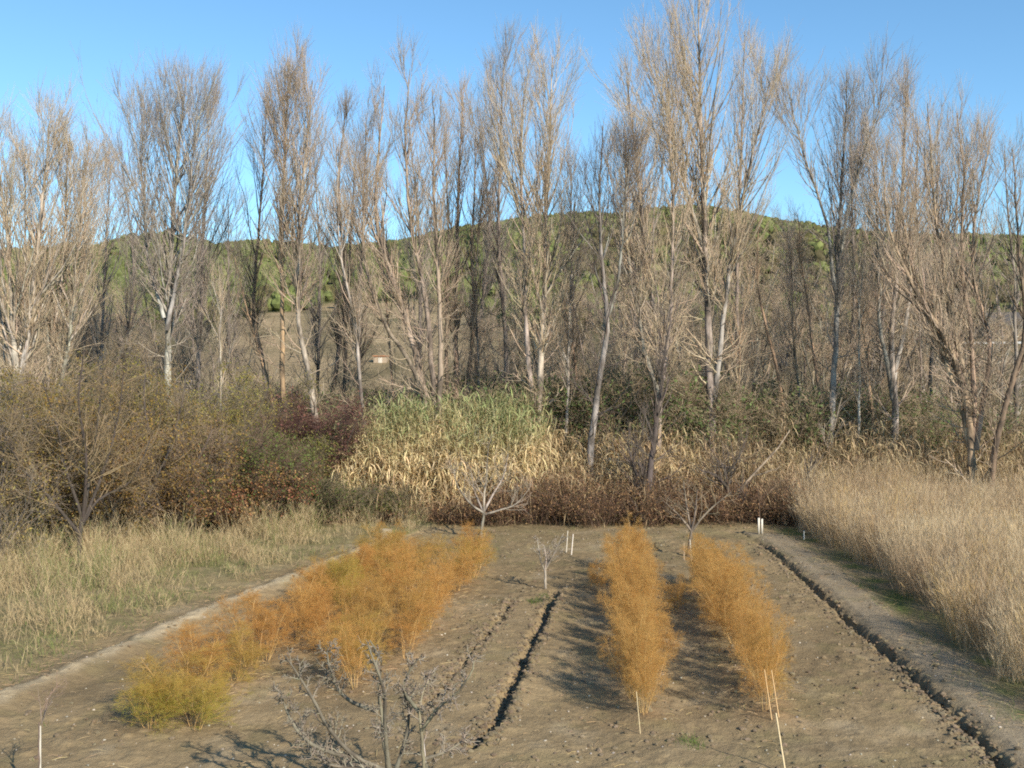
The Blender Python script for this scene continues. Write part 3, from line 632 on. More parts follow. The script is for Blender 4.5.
# ------------------------------------------------------------------ reeds (giant cane)
def reeds(name, label, n, x0, x1, y0, y1, hf, greenf, leafn=15, tanc=(.72, .57, .32), dens_w=.05):
    b = Batch(); p = hedge_base(n, x0, x1, y0, y1)
    h = hf(p[:, 0], p[:, 1])*U(.72, 1.12, n)
    dd = nrm(rng.normal(size=(n, 3))*.13+np.array([0, 0, 1])); out = [p]; q = p; K = 6
    for k in range(K-1):
        q = q+dd*(h/(K-1))[:, None]; out.append(q); dd = nrm(dd+rng.normal(size=dd.shape)*.06+np.array([0, -.01, 0]))
    P = np.stack(out, 1); R = np.linspace(.011, .005, K)[None].repeat(n, 0)
    b.tubes(P, R, 3, colvar(tanc, n, .25)*.8)
    m = leafn; t = U(.12, 1., (n, m)); pp, tt = interp(P, t); pp = pp.reshape(-1, 3); t = t.reshape(-1); N_ = len(pp)
    zt = pp[:, 2]/4.0; gr = np.clip((greenf(pp[:, 0], pp[:, 1])*(zt+.08)-.79)*3.5+U(-.4, .4, N_), 0, 1)[:, None]
    az = U(0, 2*math.pi, N_); el = np.where(gr[:, 0] > .4, U(.4, 1.2, N_), U(-.5, .9, N_))
    d0 = np.stack([np.cos(az)*np.cos(el), np.sin(az)*np.cos(el), np.sin(el)], 1)
    L = U(.32, .75, N_); out = [pp]; q = pp; KK = 5
    droop = np.where(gr[:, 0] > .4, .28, .62)*U(.6, 1.4, N_)
    for k in range(KK-1):
        q = q+d0*(L/(KK-1))[:, None]; out.append(q); d0 = nrm(d0-np.stack([0*droop, 0*droop, droop], 1)+rng.normal(size=d0.shape)*.08)
    PL = np.stack(out, 1)
    Wd = (dens_w*U(.6, 1.1, N_))[:, None]*np.array([.6, 1, .85, .55, .08])[None]*.8
    side = np.stack([-np.sin(az), np.cos(az), U(-.5, .5, N_)], 1)
    tan_ = colvar(tanc, N_, .28, .06); tan_ = np.where(U(0, 1, (N_, 1)) < .22, tan_*np.array([.55, .48, .45]), tan_)
    grn = colvar((.31, .33, .15), N_, .25, .08)
    b.ribbons(PL, Wd, tan_*(1-gr)+grn*gr, side)
    return tag(b.build(name, M_straw), label, 'reeds', kind='stuff')
xf = lambda px, d_: (px-CX)/F*d_
reeds('dry_stems', 'thin dry stems poking up through the bramble strip', 330, -5.6, 10.2, 35, 37.4, lambda x, y: 1.0+1.1*noise2(x, y, 1.0, 75), lambda x, y: 0*x, 9, (.46, .33, .19), .035)
hA = lambda x, y: 2.6+1.5*np.clip((y-35.8)/2.8, 0, 1)-.7*np.clip((xf(385, 38)-x)/1.2, 0, 1)+.5*(noise2(x, y, 1.1, 51)-.5)
reeds('cane_reeds', 'tall reed bed with grey green tops and dry straw leaves, left of centre', 1500, xf(345, 38), xf(532, 38), 35.9, 40.5, hA, lambda x, y: .95+.5*noise2(x, y, 1.3, 52), 22)
hB = lambda x, y: 1.7+1.1*np.clip((y-36.2)/2.6, 0, 1)+.9*(noise2(x, y, 1.2, 53)-.5)
reeds('dry_reeds', 'dry straw coloured reed bed between the green reeds and the tallest poplar', 1000, xf(525, 38), xf(700, 38), 36.4, 40.5, hB, lambda x, y: .5+2.4*np.clip(noise2(x, y, 1.1, 54)-.6, 0, 1), 19, (.56, .43, .245))
hC = lambda x, y: 1.85+1.15*np.clip((y-36.8)/2.8, 0, 1)+1.0*(noise2(x, y, 1.3, 55)-.5)
reeds('dry_reeds', 'ragged brown and straw reeds beneath the poplars on the right', 1500, xf(700, 39), xf(1090, 39), 37.2, 42, hC, lambda x, y: .5+2.6*np.clip(noise2(x, y, 1.2, 56)-.62, 0, 1), 16, (.46, .35, .205))

# ------------------------------------------------------------------ tall grass fields
def inside(pts, line_, sign):
    d_, s_, _ = seg_dist(pts[:, 0], pts[:, 1], line_); return d_*(np.sign(s_)*sign)
def grass(name, label, p, h, col, mat_=None, wd=.006, lean=.25, K=5, seeds=6, kindcat='grass', seedcol=None):
    n = len(p); b = Batch(); p = p.copy(); p[:, 2] = gz(p[:, 0], p[:, 1])-.03
    dd = nrm(rng.normal(size=(n, 3))*lean*np.array([1, 1, 0])+np.array([-.03, .02, 1])); out = [p]; q = p
    for k in range(K-1):
        q = q+dd*(h/(K-1))[:, None]; out.append(q); dd = nrm(dd+rng.normal(size=dd.shape)*lean*.5+np.array([0, 0, -.02]))
    P = np.stack(out, 1); w_ = np.linspace(1, .3, K)[None]*(wd*U(.6, 1.3, n))[:, None]
    b.ribbons(P, w_, col)
    if seeds:
        t = U(.45, 1, (n, seeds)); pp, tt = interp(P, t); pp = pp.reshape(-1, 3); N_ = len(pp)
        d1 = nrm(tt.reshape(-1, 3)+rng.normal(size=(N_, 3))*.25); L = U(.08, .24, N_)[:, None]
        PL = np.stack([pp, pp+d1*L*.5, pp+d1*L+np.array([0, 0, -.01])], 1)
        sc_ = np.repeat(seedcol if seedcol is not None else col, seeds, 0)
        b.ribbons(PL, np.array([.3, 1, .4])[None]*U(.004, .009, N_)[:, None], sc_)
    return tag(b.build(name, mat_ or M_straw), label, kindcat, kind='stuff')
n = 170000
p = np.stack([U(5, 23, n), U(15, 38.3, n), np.zeros(n)], 1)
dI = inside(p, GRASS_R, 1)
vis = (p[:, 0]/p[:, 1] < .56)
p = p[(dI > 0)*vis*(U(0, 1, n) < np.clip(1.15-dI*.05, .55, 1)*np.clip(.45+1.3*noise2(p[:, 0], p[:, 1], .33, 66)+(dI < .7)*.4, .2, 1))]; dI = inside(p, GRASS_R, 1)
kp = dI+1.1*(noise2(p[:, 0], p[:, 1], .8, 71)-.5)+.4*(noise2(p[:, 0], p[:, 1], .3, 72)-.5) > .12; p = p[kp]; dI = dI[kp]
g1 = noise2(p[:, 0], p[:, 1], 1.6, 61); g2 = noise2(p[:, 0], p[:, 1], .5, 62)
h = (.92+.45*np.clip((p[:, 1]-30)/6, 0, 1)+.8*g1+.85*(g2-.5))*np.clip(.85+dI*.5, .5, 1)*U(.55, 1.15, len(p))
cA, cB_, cC = np.array([.58, .465, .30]), np.array([.40, .29, .18]), np.array([.56, .40, .18])
g3 = noise2(p[:, 0], p[:, 1], .8, 67); mixw = np.clip(g3*1.6-.3+U(-.2, .2, len(p)), 0, 1)[:, None]; c = cA*(1-mixw)+cB_*mixw; c = np.where(g2[:, None]+U(-.12, .12, (len(p), 1)) > .84, cC, c)
c = c*(1+U(-.14, .14, (len(p), 1)))
print('grass R', len(p))
grass('tall_grass', 'dense field of tall dry beige grass on the right beside the path', p, h, c, seeds=4, lean=.2)

# left verge grass
n = 95000
p = np.stack([U(-17, -2.8, n), U(15, 36.5, n), np.zeros(n)], 1)
dI = inside(p, BERM, 1); vis = (p[:, 0]/p[:, 1] > -.56)
cl = noise2(p[:, 0], p[:, 1], .45, 63)
keep = (dI > .75)*vis*(U(0, 1, n) < np.clip((dI-.6)/2, .05, 1)*np.clip(cl*3-.95, .04, 1)*np.clip(noise2(p[:, 0], p[:, 1], 1.3, 73)*2.4-.4, .25, 1)); p = p[keep]; dI = dI[keep]; cl = cl[keep]
cl2 = noise2(p[:, 0], p[:, 1], .9, 68); h = (.16+.85*np.clip((dI-.9)/2.4, 0, 1)**1.3*np.clip(cl*1.5+cl2*1.7-1.05, .04, 1.3))*U(.35, 1.3, len(p))
c = np.where(U(0, 1, (len(p), 1)) < .7, np.array([.47, .37, .21]), np.array([.36, .27, .16]))*(1+U(-.15, .15, (len(p), 1))); c = np.where(((noise2(p[:, 0], p[:, 1], .7, 69) > .6)*(U(0, 1, len(p)) < .6))[:, None], np.array([.22, .24, .09]), c)
print('grass L', len(p))
grass('verge_grass', 'tufted dry straw grass on the left verge between the path and the bushes', p, h, c, wd=.008, lean=.28, seeds=3)
# short green grass of both verges and weeds on the soil
n = 90000
p = np.stack([U(-13, 13, n), U(13.5, 37, n), np.zeros(n)], 1)
dl = inside(p, BERM, 1); dr = inside(p, GRASS_R, 1)
nn = noise2(p[:, 0], p[:, 1], .55, 64)
pr = np.where((dl > .5)*(dl < 4.5), np.clip(nn*2.4-.75, 0, 1)*.9, 0)+np.where((dr > -.75)*(dr < .8), np.clip(nn*2.6-.9, 0, 1), 0)
pr += np.where((dl < 0)*(dr < -.9), np.clip(noise2(p[:, 0], p[:, 1], .4, 65)*8-7.1, 0, .5)+.004*(p[:, 1] > 27), 0)
for (a_, b_) in ((545, 598), (690, 745), (655, 700), (730, 610)):
    g_ = G(a_, b_); pr += .9*(np.hypot(p[:, 0]-g_[0], (p[:, 1]-g_[1])*.8) < .22)
p = p[(U(0, 1, n) < pr)*(np.abs(p[:, 0]/p[:, 1]) < .56)]
extra = []
for (a_, b_) in ((545, 598), (690, 745), (535, 603)):
    g_ = G(a_, b_); extra.append(np.c_[g_[0]+rng.normal(size=160)*.12, g_[1]+rng.normal(size=160)*.15, np.zeros(160)])
p = np.concatenate([p]+extra)
grass('green_grass', 'short green grass sprouting along both verges and in patches on the soil', p, U(.05, .16, len(p)), colvar((.10, .155, .035), len(p), .3, .12), M_leaf, .008, .5, 4, 0)

# ------------------------------------------------------------------ asparagus
def fern(name, green, hh, nst=9, m1=24, hue=(1, 1, 1)):
    root = empty(name, (0, 0, 0), 'x', 'asparagus')
    b = Batch(); sb = Batch()
    a = U(0, 2*math.pi, nst); ang = np.radians(U(4, 30, nst))
    dd = np.stack([np.sin(ang)*np.cos(a), np.sin(ang)*np.sin(a), np.cos(ang)], 1); K = 8
    p = np.stack([np.cos(a)*.06, np.sin(a)*.06, np.full(nst, -.03)], 1); out = [p]; L = hh*U(.75, 1.1, nst)
    for k in range(K-1):
        p = p+dd*(L/(K-1))[:, None]; out.append(p); dd = nrm(dd+rng.normal(size=dd.shape)*.07+np.array([0, 0, -.01]))
    P = np.stack(out, 1); R = np.linspace(.0055, .002, K)[None].repeat(nst, 0)
    oc = np.array([.53, .315, .105])*np.array(hue); gc = np.array([.36, .34, .06]); stc = (.55, .36, .15)
    sb.tubes(P, R, 4, colvar(stc, nst, .15)); sb.build('stem', M_twig, root)
    P1, R1, _ = grow(P, R, m1, .14, .99, lambda t: .46*(1.15-t*.8), (25, 70), .05, 6, .12, .5, .0015, .5)
    b.ribbons(P1, R1*2, colvar(stc, len(P1), .2))
    P2, R2, _ = grow(P1, R1, 9, .1, 1, lambda t: .17*(1.1-t*.5), (25, 65), .0, 4, .12, .6, .0009, .6)
    b.ribbons(P2, R2*2, colvar(oc, len(P2), .2))
    P3, R3, _ = grow(P2, R2, 15, .05, 1, lambda t: .055+0*t, (20, 65), .0, 2, .1, .6, .0007, .6)
    g = np.clip(green-P3[:, 0, 2]/hh+U(-.3, .3, len(P3)), 0, 1)[:, None]
    cc = colvar(oc, len(P3), .22, .07)*(1-g)+colvar(gc, len(P3), .2)*g
    b.ribbons(P3, R3*1.9, cc)
    b.build('fronds', M_fern, root); return root
ferns = [fern('asparagus_plant', *a_) for a_ in ((.15, 1.35), (.0, 1.45), (.5, 1.2, 6, 19, (.92, .92, .85)), (.25, 1.4), (1.35, .95, 7, 19), (.1, 1.2, 5, 18, (.95, .86, .8)), (.45, 1.1, 6, 18, (.85, .95, .8)), (.0, 1.3, 5, 17, (1.05, 1., .95)))]
first = set()
def place_fern(i, x, y, sc, zs, label, group=None):
    loc = (x, y, float(gz(x, y)[0])); rz = U(0, 6.28)
    if i not in first:
        first.add(i); o = ferns[i]; o.location = loc; o.rotation_euler = (0, 0, rz); o.scale = (sc, sc, zs); tag(o, label, 'asparagus', group)
        if group is None and 'group' in o: del o['group']
        return o
    o = copy_tree(ferns[i], loc, rz, sc, label, group, zs)
    if group is None and 'group' in o: del o['group']
    return o
rng = np.random.default_rng(21)
ORD = 'second third fourth fifth sixth seventh eighth ninth tenth eleventh twelfth thirteenth fourteenth fifteenth sixteenth seventeenth eighteenth nineteenth twentieth'.split()
def row(pts, n, s0, s1, z0, z1, near, far, mid, group, kinds, jit=.1):
    cum = np.r_[0, np.cumsum(np.linalg.norm(np.diff(pts, axis=0), axis=1))]
    for k in range(n):
        u = k/(n-1)*cum[-1]; x = np.interp(u, cum, pts[:, 0])+U(-jit, jit); y = np.interp(u, cum, pts[:, 1])+U(-jit, jit)
        lb_ = near if k == 0 else far if k == n-1 else mid % ORD[k-1]
        i = kinds[int(U(0, len(kinds)))]
        if i in (4,) and k > 2: i = 2
        f_ = U(.74, 1.06); place_fern(i, x, y, U(s0, s1)*f_, U(z0, z1)*f_**.6, lb_, group)
row(ROW1, 19, .72, 1.0, .85, 1.05, 'nearest feathery asparagus plant of the long straight orange row right of centre', 'farthest asparagus plant of the straight orange row right of centre, below the dark trunk', '%s asparagus plant from the near end of the straight orange row right of centre', 'asparagus of the straight row right of centre', (0, 1, 3, 7))
row(ROW2, 16, .74, 1.0, .85, 1.0, 'nearest asparagus plant of the rightmost orange row, beside the cane stake', 'farthest asparagus plant of the rightmost orange row', '%s asparagus plant from the near end of the rightmost orange row', 'asparagus of the rightmost row', (0, 1, 3, 2, 7))
row(ROWL1, 21, 1.0, 1.4, .75, .95, 'yellow green asparagus plant at the near end of the left row beside the pale path', 'farthest asparagus plant of the row along the pale left path', '%s asparagus plant from the near end of the row along the pale left path', 'asparagus of the row along the left path', (5, 6, 2, 7, 5), .24)
row(ROWL2, 16, .9, 1.3, .75, .98, 'nearest asparagus plant of the left plot, above the pruned fruit tree', 'farthest right asparagus plant of the left plot, by the small pale fruit tree', '%s asparagus plant from the near end of the right row of the left plot', 'asparagus of the right row of the left plot', (5, 7, 2, 6, 7), .25)
ROWM = np.array([[-3.2, 19.2], [-2.7, 23.], [-2.2, 27.6]])
row(ROWM, 13, .95, 1.3, .75, .98, 'nearest asparagus plant of the middle row in the left plot', 'farthest asparagus plant of the middle row in the left plot', '%s asparagus plant from the near end of the middle row of the left plot', 'asparagus of the middle row of the left plot', (5, 6, 7, 2), .3)
place_fern(4, *G(150, 728), 1.1, .85, 'low bright yellow green asparagus clump at the outer near corner of the left plot')
place_fern(4, *G(340, 612), 1.0, 1.3, 'yellow green asparagus plant inside the left plot, seen above the middle row')
place_fern(4, *G(195, 730), 1.15, .8, 'low yellow green asparagus clump just right of the outer corner one')
place_fern(2, *G(676, 612), .6, .6, 'small reddish asparagus plant in the shade between the two right hand rows')
place_fern(0, *G(598, 590), .45, .5, 'small asparagus plant sticking out left of the straight row')

# ------------------------------------------------------------------ fruit trees
def fruit(name, label, loc, limbs, r0, tw=(.31, .26, .205), bark=(.30, .265, .215), nt_=14, tl=.35, spur=.06, cat='tree', m2=5, leaf=None, tr=.0035):
    """limbs: list of local 3-D polylines; the first is the trunk"""
    root = empty(name, loc, label, cat); tb, cb = Batch(), Batch()
    for i, l in enumerate(limbs):
        P = smooth_path(l, 12, .02)[None]; ln = np.linalg.norm(np.diff(P[0], axis=0), axis=1).sum()
        R = (r0*(1 if i == 0 else .68)*np.linspace(1, .72 if i == 0 else .28, 12))[None]
        tb.tubes(P, R*(1+.07*rng.normal(size=R.shape)), 8, colvar(bark, 1, .1))
        if i == 0: continue
        P1, R1, _ = grow(P, R, nt_, .2, 1, lambda t: tl*(1.2-.5*t), (30, 75), .12, 5, .14, .42, tr*1.5, .4)
        cb.tubes(P1, R1, 4, colvar(tw, len(P1), .2))
        P2, R2, _ = grow(P1, R1, m2, .15, 1, lambda t: tl*.42+0*t, (30, 70), .08, 3, .15, .6, tr, .6)
        cb.tubes(P2, R2, 3, colvar(tw, len(P2), .2))
        if spur:
            P3, R3, _ = grow(P1, R1, 7, .1, 1, lambda t: spur+0*t, (40, 90), .05, 3, .3, .8, tr*1.3, .9)
            cb.tubes(P3, R3, 4, colvar(np.array(tw)*.75, len(P3), .2))
            cb.leaves(P3[:, 2], .03, colvar((.12, .09, .07), len(P3), .2))
    tb.build('trunk', M_bark, root); cb.build('crown', M_twig, root); return root
def loc_of(px, py):
    g_ = G(px, py); return np.array([g_[0], g_[1], float(gz(*g_)[0])])
# foreground open vase fruit tree
b0 = loc_of(392, 812); dB0 = b0[1]
def fl(base, d_, pts):
    return [np.array([(x-CX)/F*(d_+dy)-base[0], d_+dy-base[1], H-(y-HY)/F*(d_+dy)-base[2]]) for x, y, dy in pts]
fruit('fruit_tree', 'pruned open fruit tree with spreading lichened limbs at the bottom centre left', b0, [
    [np.array([0, 0, -.05]), np.array([-.01, 0, .2]), np.array([-.02, 0, .42])],
    fl(b0, dB0, [(390, 772, 0), (355, 756, -.1), (328, 726, -.2), (310, 694, -.3), (296, 672, -.35), (284, 655, -.4)]),
    fl(b0, dB0, [(390, 775, 0), (350, 764, .2), (318, 756, .4), (305, 738, .5), (300, 715, .5)]),
    fl(b0, dB0, [(390, 772, 0), (384, 745, .1), (381, 715, .2), (377, 690, .2), (380, 662, .2), (368, 640, .2)]),
    fl(b0, dB0, [(378, 712, .2), (352, 702, .2), (338, 690, .1), (329, 668, 0), (326, 650, 0)]),
    fl(b0, dB0, [(388, 768, 0), (384, 722, -.3), (383, 690, -.4), (372, 660, -.5), (366, 642, -.5)]),
    fl(b0, dB0, [(360, 758, 0), (330, 752, -.2), (305, 738, -.3), (290, 715, -.3), (282, 690, -.3)]),
    fl(b0, dB0, [(392, 778, 0), (362, 770, -.3), (335, 766, -.5), (312, 758, -.6)]), fl(b0, dB0, [(394, 775, 0), (404, 740, .3), (408, 712, .4), (402, 690, .4)])], .046, bark=(.21, .185, .135), tw=(.25, .215, .165), nt_=19, tl=.22, spur=.05, m2=5, tr=.0042)
b1 = loc_of(424, 806); dB1 = b1[1]
fruit('fruit_tree', 'upright pruned fruit tree with mossy stem and bound cane, right of the spreading one', b1, [
    [np.array([0, 0, -.05]), np.array([0, 0, .3]), np.array([0, 0, .5])],
    fl(b1, dB1, [(424, 768, 0), (422, 735, 0), (420, 710, 0), (424, 688, .1), (436, 672, .2)]),
    fl(b1, dB1, [(422, 730, 0), (440, 708, -.1), (462, 690, -.2), (474, 672, -.2), (476, 660, -.2)]),
    fl(b1, dB1, [(421, 715, 0), (404, 690, .2), (410, 670, .2), (422, 655, .3)]),
    fl(b1, dB1, [(423, 760, 0), (446, 752, .2), (462, 742, .3), (470, 735, .3)])], .036, bark=(.22, .20, .14), nt_=14, tl=.2, m2=3, spur=.07, tr=.0042)
b6 = np.array([*B(79, 26.8)[:2], .12]); d6 = 26.8
fruit('bare_tree', 'dark trunked bare tree nearest on the left verge, forking low into rising limbs', b6, [
    fl(b6, d6, [(79, 577, 0), (80, 545, 0), (83, 515, 0)]),
    fl(b6, d6, [(83, 520, 0), (66, 470, .3), (58, 430, .5), (42, 380, .6)]), fl(b6, d6, [(83, 520, 0), (86, 460, -.2), (78, 400, -.3), (84, 350, -.3)]),
    fl(b6, d6, [(83, 522, 0), (104, 470, .2), (118, 420, .3), (124, 372, .3)]), fl(b6, d6, [(80, 535, 0), (52, 500, -.4), (24, 470, -.6), (2, 430, -.8)]),
    fl(b6, d6, [(82, 525, 0), (98, 500, .5), (132, 480, .8), (150, 440, 1.)]), fl(b6, d6, [(83, 518, 0), (94, 450, .6), (100, 400, .9), (104, 360, 1.)])],
    .07, bark=(.07, .058, .05), tw=(.23, .17, .10), nt_=20, tl=1.25, spur=0, m2=9, tr=.0055)
b7 = np.array([*B(156, 31.5)[:2], .12]); d7 = 31.5
fruit('bare_tree', 'thin dark trunked bare tree second along the left verge', b7, [
    fl(b7, d7, [(156, 545, 0), (155, 515, 0), (156, 490, 0)]),
    fl(b7, d7, [(156, 495, 0), (150, 440, .3), (144, 400, .4), (146, 360, .5)]), fl(b7, d7, [(156, 495, 0), (168, 450, -.2), (180, 410, -.3), (186, 376, -.3)]),
    fl(b7, d7, [(155, 505, 0), (136, 480, .2), (122, 450, .3), (112, 410, .3)]), fl(b7, d7, [(156, 500, 0), (182, 478, .2), (200, 455, .3), (212, 430, .3)])],
    .075, bark=(.11, .09, .08), tw=(.25, .185, .11), nt_=14, tl=1.1, spur=0, m2=8, tr=.0055)
# young tree bottom left with pale trunk guard
b2 = loc_of(40, 800)
t2 = fruit('young_tree', 'young whip of a tree in a white trunk guard at the bottom left corner', b2, [
    [np.array([0, 0, -.05]), np.array([0, 0, .5]), np.array([.02, 0, .95])],
    [np.array([.02, 0, .93]), np.array([-.02, .05, 1.1]), np.array([-.09, .1, 1.35])],
    [np.array([.02, 0, .93]), np.array([.12, -.03, 1.15]), np.array([.26, -.05, 1.42])],
    [np.array([.02, 0, .93]), np.array([.03, .1, 1.1]), np.array([.08, .12, 1.3])]], .012, nt_=5, tl=.25, spur=0, m2=2, tr=.0025, bark=(.2, .15, .12), tw=(.24, .17, .13))
gb = Batch(); q = np.linspace(0, 1, 6)
gb.tubes(np.stack([np.zeros(6), np.zeros(6), q*.9], 1)[None], np.full((1, 6), .014), 10, (.5, .47, .4)); gb.build('trunk_guard', M_plain, t2)
# small pale fruit tree at the far end
b3 = loc_of(480, 541)
def V3(*p): return [np.array(v_, float) for v_ in p]
fruit('fruit_tree', 'small pale barked fruit tree at the far end of the soil before the reeds', b3, [
    V3((0, 0, -.05), (.06, 0, .45), (.12, 0, .9)),
    V3((.12, 0, .88), (.14, .1, 1.4), (.2, .2, 2.0), (.26, .2, 2.9)), V3((.12, 0, .85), (-.3, -.1, 1.15), (-.7, -.1, 1.7), (-.8, -.1, 2.2)),
    V3((.12, 0, .8), (.6, -.1, .95), (1.1, -.2, 1.15), (1.5, -.2, 1.6)), V3((.12, 0, .9), (.4, .3, 1.4), (.7, .5, 1.9), (.85, .6, 2.6)),
    V3((.1, 0, .9), (-.15, .4, 1.4), (-.3, .5, 2.2))], .055, bark=(.36, .315, .25), tw=(.30, .25, .19), nt_=12, tl=.75, spur=0, m2=5, tr=.005)
b4 = loc_of(545, 590)
fruit('fruit_tree', 'tiny pruned fruit tree standing at the head of the dark furrow', b4, V3((0, 0, -.05), (.01, 0, .25), (0, 0, .5)) and [
    V3((0, 0, -.05), (.01, 0, .25), (0, 0, .48)), V3((0, 0, .46), (-.12, 0, .75), (-.2, .05, 1.25)), V3((0, 0, .46), (.1, .05, .7), (.3, .1, .95)),
    V3((0, 0, .46), (.02, -.1, .8), (-.04, -.15, 1.1)), V3((0, 0, .46), (.18, 0, .8), (.45, -.05, 1.35))], .035, bark=(.42, .37, .30), tw=(.36, .31, .25), nt_=8, tl=.28, m2=3, spur=.04)
b5 = loc_of(688, 557)
fruit('fruit_tree', 'small bare fruit tree with a broad base at the far end between the orange rows', b5, [
    V3((0, 0, -.05), (.05, 0, .4), (.1, 0, .75)), V3((.1, 0, .7), (.2, 0, 1.3), (.25, 0, 1.9)), V3((.1, 0, .7), (-.2, 0, 1.1), (-.6, 0, 1.5)),
    V3((.1, 0, .7), (.5, 0, 1.2), (1.2, 0, 1.8)), V3((.1, 0, .7), (.0, .2, 1.3), (-.1, .2, 2.1))], .055, bark=(.24, .20, .15), tw=(.24, .19, .13), nt_=8, tl=.6, m2=4, spur=0, tr=.005)
# dark knotted old tree near the bramble, thin dark trunk with white patches
poplar('dark_tree', 'thin dark trunk with white scars standing in the bramble above the orange row', 35.6, [[(650, 523), (648, 500), (652, 460), (660, 400), (666, 340), (672, 290)], [(652, 524), (644, 500), (634, 460), (628, 420)]], .14, DARK, (.10, .085, .075), 1.8, .3, .6, 14, ang=(20, 50))
poplar('dead_tree', 'twisted black dead tree bending over among the reeds below the tallest poplar', 35.9, [[(738, 526), (730, 488), (722, 470), (712, 452), (700, 448)], [(728, 486), (735, 462), (728, 450), (712, 445)], [(724, 474), (738, 450), (740, 430)]], .14, DARK, (.03, .026, .022), .7, .4, .25, 8, ang=(40, 80))
poplar('broken_snag', 'short dark broken trunk with a red brown top by the tall grass', 36.3, [[(806, 515), (808, 480), (811, 455), (813, 438)]], .11, DARK, (.07, .055, .045), .5, .6, .2, 4, ang=(40, 80))
fb = Batch(); fp = np.array([W(738, 492, 36.3), W(752, 476, 36.4), W(765, 462, 36.5), W(778, 448, 36.7), W(790, 430, 37)])
fp2 = np.array([W(752, 476, 36.4), W(762, 474, 36.3), W(772, 470, 36.2), W(776, 470, 36.2), W(780, 466, 36.2)])
fb.tubes(np.stack([fp, fp2]), np.array([np.linspace(.05, .02, 5), np.linspace(.03, .01, 5)]), 7, (.32, .25, .18))
tag(fb.build('fallen_branch', M_bark), 'pale brown fallen branch slanting up to the right of the black dead tree', 'branch')

# ------------------------------------------------------------------ guards, stakes, stones
tg = loc_of(760, 537); tgr = empty('tree_guard', tg, 'white split plastic tree guard standing at the far end of the ditch', 'tree guard')
for dx, hh in ((-.05, .5), (.048, .47)):
    b_ = Batch(); th = np.linspace(-2.2, 1.2, 7); r_ = .045
    ring = np.stack([np.cos(th)*r_+dx, np.sin(th)*r_], 1)
    P = np.stack([np.c_[ring, np.zeros(7)], np.c_[ring*1.02, np.full(7, hh)]], 0)
    idx = np.arange(14).reshape(2, 7); Q = np.stack([idx[0, :-1], idx[0, 1:], idx[1, 1:], idx[1, :-1]], -1)
    b_._add(P.reshape(-1, 3), Q, np.tile((.58, .55, .47), (14, 1))); o_ = b_.build('sleeve', M_plain, tgr)
    sm = o_.modifiers.new('s', 'SOLIDIFY'); sm.thickness = .008
b_ = Batch(); b_.tubes(np.array([[[0, .02, 0], [0, .02, .5], [-.02, .02, 1.0], [-.05, .02, 1.5]]]), np.array([[.014, .012, .008, .004]]), 6, (.15, .11, .08)); b_.build('stem', M_twig, tgr)
def stake(label, px, py, h_, lean, r_=.011, c_=(.55, .42, .26)):
    l = loc_of(px, py); b_ = Batch(); K = 9; q = np.linspace(0, 1, K)
    P = np.stack([lean[0]*q, lean[1]*q, -.1+q*(h_+.1)], 1)[None]
    R = r_*(1+.12*(np.arange(K) % 2))[None]*np.linspace(1, .8, K)
    b_.tubes(P, R, 7, colvar(c_, 1, .05)); b_.tubes(np.stack([P[0, -1:], P[0, -1:]+[0, 0, .003]], 1), np.array([[r_*.8, .0005]]), 7, c_)
    o_ = b_.build('cane_stake', M_plain); o_.location = l; return tag(o_, label, 'stake')
stake('thin bamboo stake at the near end of the rightmost asparagus row', 787, 775, .78, (-.13, .05), .012, (.62, .5, .32))
stake('slim cane rising from the nearest plant of the straight orange row', 641, 736, .6, (-.06, .05), .007)
stake('slim cane leaning in front of the rightmost asparagus row, left of the other', 773, 726, .75, (-.12, .02), .008, (.6, .4, .2))
stake('slim upright cane in front of the rightmost row, nearest to the bamboo stake', 780, 724, .7, (-.12, .02), .008, (.6, .4, .2))
stake('white cane tied against the upright fruit tree at the bottom', 431, 800, .75, (-.1, .0), .010, (.72, .68, .6))
stake('pale short stake behind the tiny fruit tree, left of its pair', 566, 553, .62, (.05, 0), .016, (.62, .56, .46))
stake('pale short stake behind the tiny fruit tree, right of its pair', 571, 556, .6, (.06, 0), .018, (.66, .6, .5))
stake('thin pale stake by the broad based fruit tree, taller and whiter', 692, 560, .55, (-.06, 0), .014, (.7, .66, .6))
stake('thin brown stake by the broad based fruit tree, left of the white one', 684, 560, .45, (.0, 0), .012, (.5, .38, .28))
stake('short white stake in the shade at the corner of the tall grass', 804, 541, .26, (.0, 0), .02, (.72, .7, .66))
# cut stump at the far left corner of the soil
sb = Batch(); q = np.linspace(0, 1, 5)
sb.tubes(np.stack([0*q, 0*q, -.1+q*.42], 1)[None], np.array([[.24, .2, .18, .18, .17]]), 10, (.33, .28, .20)); sb.tubes(np.array([[[0, 0, .318], [0, 0, .322]]]), np.array([[.17, .001]]), 10, (.42, .36, .26))
so = sb.build('tree_stump', M_rock); so.location = loc_of(386, 541); tag(so, 'pale cut stump at the far left corner of the soil', 'stump')

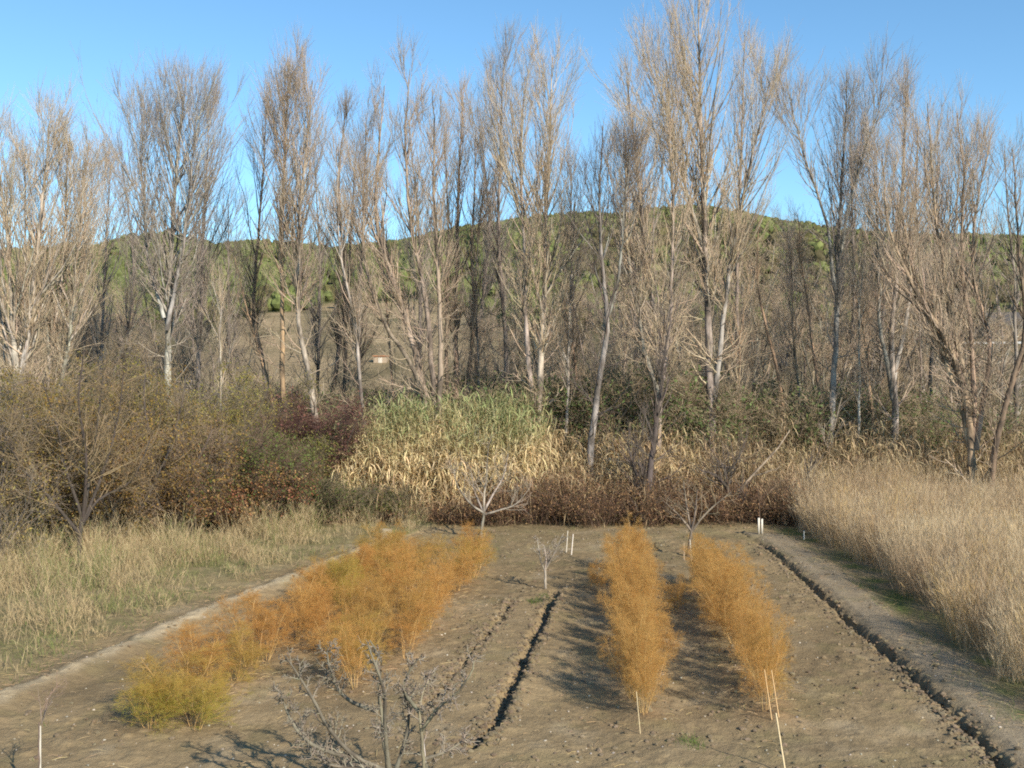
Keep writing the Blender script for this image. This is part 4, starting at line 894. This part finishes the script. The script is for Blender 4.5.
def stones(name, label, n, size, colr, pts_fn, M):
    p = pts_fn(n); n = len(p); z0 = field_z(p[:, 0], p[:, 1], True)[0]
    s = (size*U(.5, 1.6, n)**1.3)[:, None]*np.array([[1, 1, .65]])*U(.7, 1.3, (n, 3))
    bm = bmesh.new(); bmesh.ops.create_icosphere(bm, subdivisions=1, radius=1)
    iv = np.array([v.co[:] for v in bm.verts]); iff = np.array([[v.index for v in f.verts] for f in bm.faces]); bm.free()
    V = iv[None]*(1+rng.normal(size=(n, len(iv), 1))*.16)*s[:, None]+np.stack([p[:, 0], p[:, 1], z0+s[:, 2]*.25], 1)[:, None]
    Q = iff[None]+(np.arange(n)*len(iv))[:, None, None]
    c_ = np.repeat(colvar(colr, n, .25), len(iv), 0)
    return tag(mesh_obj(name, V.reshape(-1, 3), Q.reshape(-1, 3), M, None, c_, False), label, 'stones' if 'stone' in name else 'clods', kind='stuff')
def anyp(n):
    p = np.stack([U(-9, 11, n), 12.5+22*U(0, 1, n)**1.5], 1)
    return p[(inside(p, BERM, 1) < .3)*(inside(p, GRASS_R, 1) < -.5)]
stones('pebble_stones', 'small pale pebbles scattered over the dug soil', 1300, .012, (.40, .36, .29), anyp, M_stone)
def clodp(n):
    p = anyp(n); near = []
    p = p[noise2(p[:, 0], p[:, 1], .7, 70)+U(-.2, .2, len(p)) > .5]
    for ln_, s_ in ((FUR_A, .15), (FUR_C-np.array([.08, 0]), .13), (FUR_B, .11)):
        m = n//5; t = U(.05, .95, m)*(len(ln_)-1); i = np.minimum(t.astype(int), len(ln_)-2); u = (t-i)[:, None]
        near.append(ln_[i]*(1-u)+ln_[i+1]*u+rng.normal(size=(m, 2))*s_)
    return np.concatenate([p]+near)
stones('soil_clods', 'brown earth clods scattered over the soil and along the furrows', 7500, .026, (.20, .155, .10), clodp, M_soil)

def litterp(n):
    out = [anyp(n)]
    for r_ in (ROW1, ROW2, ROWL1, ROWL2, BERM+np.array([-.9, 0]), GRASS_R+np.array([-.5, 0])):
        m = n//3; t = U(0, .999, m)*(len(r_)-1); i = t.astype(int); u = (t-i)[:, None]
        out.append(r_[i]*(1-u)+r_[i+1]*u+rng.normal(size=(m, 2))*.42)
    return np.concatenate(out)
p = litterp(2200); n = len(p); z0 = field_z(p[:, 0], p[:, 1], True)[0]+.012
a = U(0, 6.28, n); L = U(.04, .2, n)[:, None]; d_ = np.stack([np.cos(a), np.sin(a), U(-.05, .25, n)], 1)
P0 = np.c_[p, z0]; lt = Batch()
lt.ribbons(np.stack([P0, P0+d_*L*.5+[0, 0, .01], P0+d_*L], 1), np.full((n, 3), .005), colvar((.45, .33, .18), n, .35, .1))
tag(lt.build('straw_litter', M_straw), 'dry straw and fallen stem litter lying on the soil and under the asparagus', 'litter', kind='stuff')
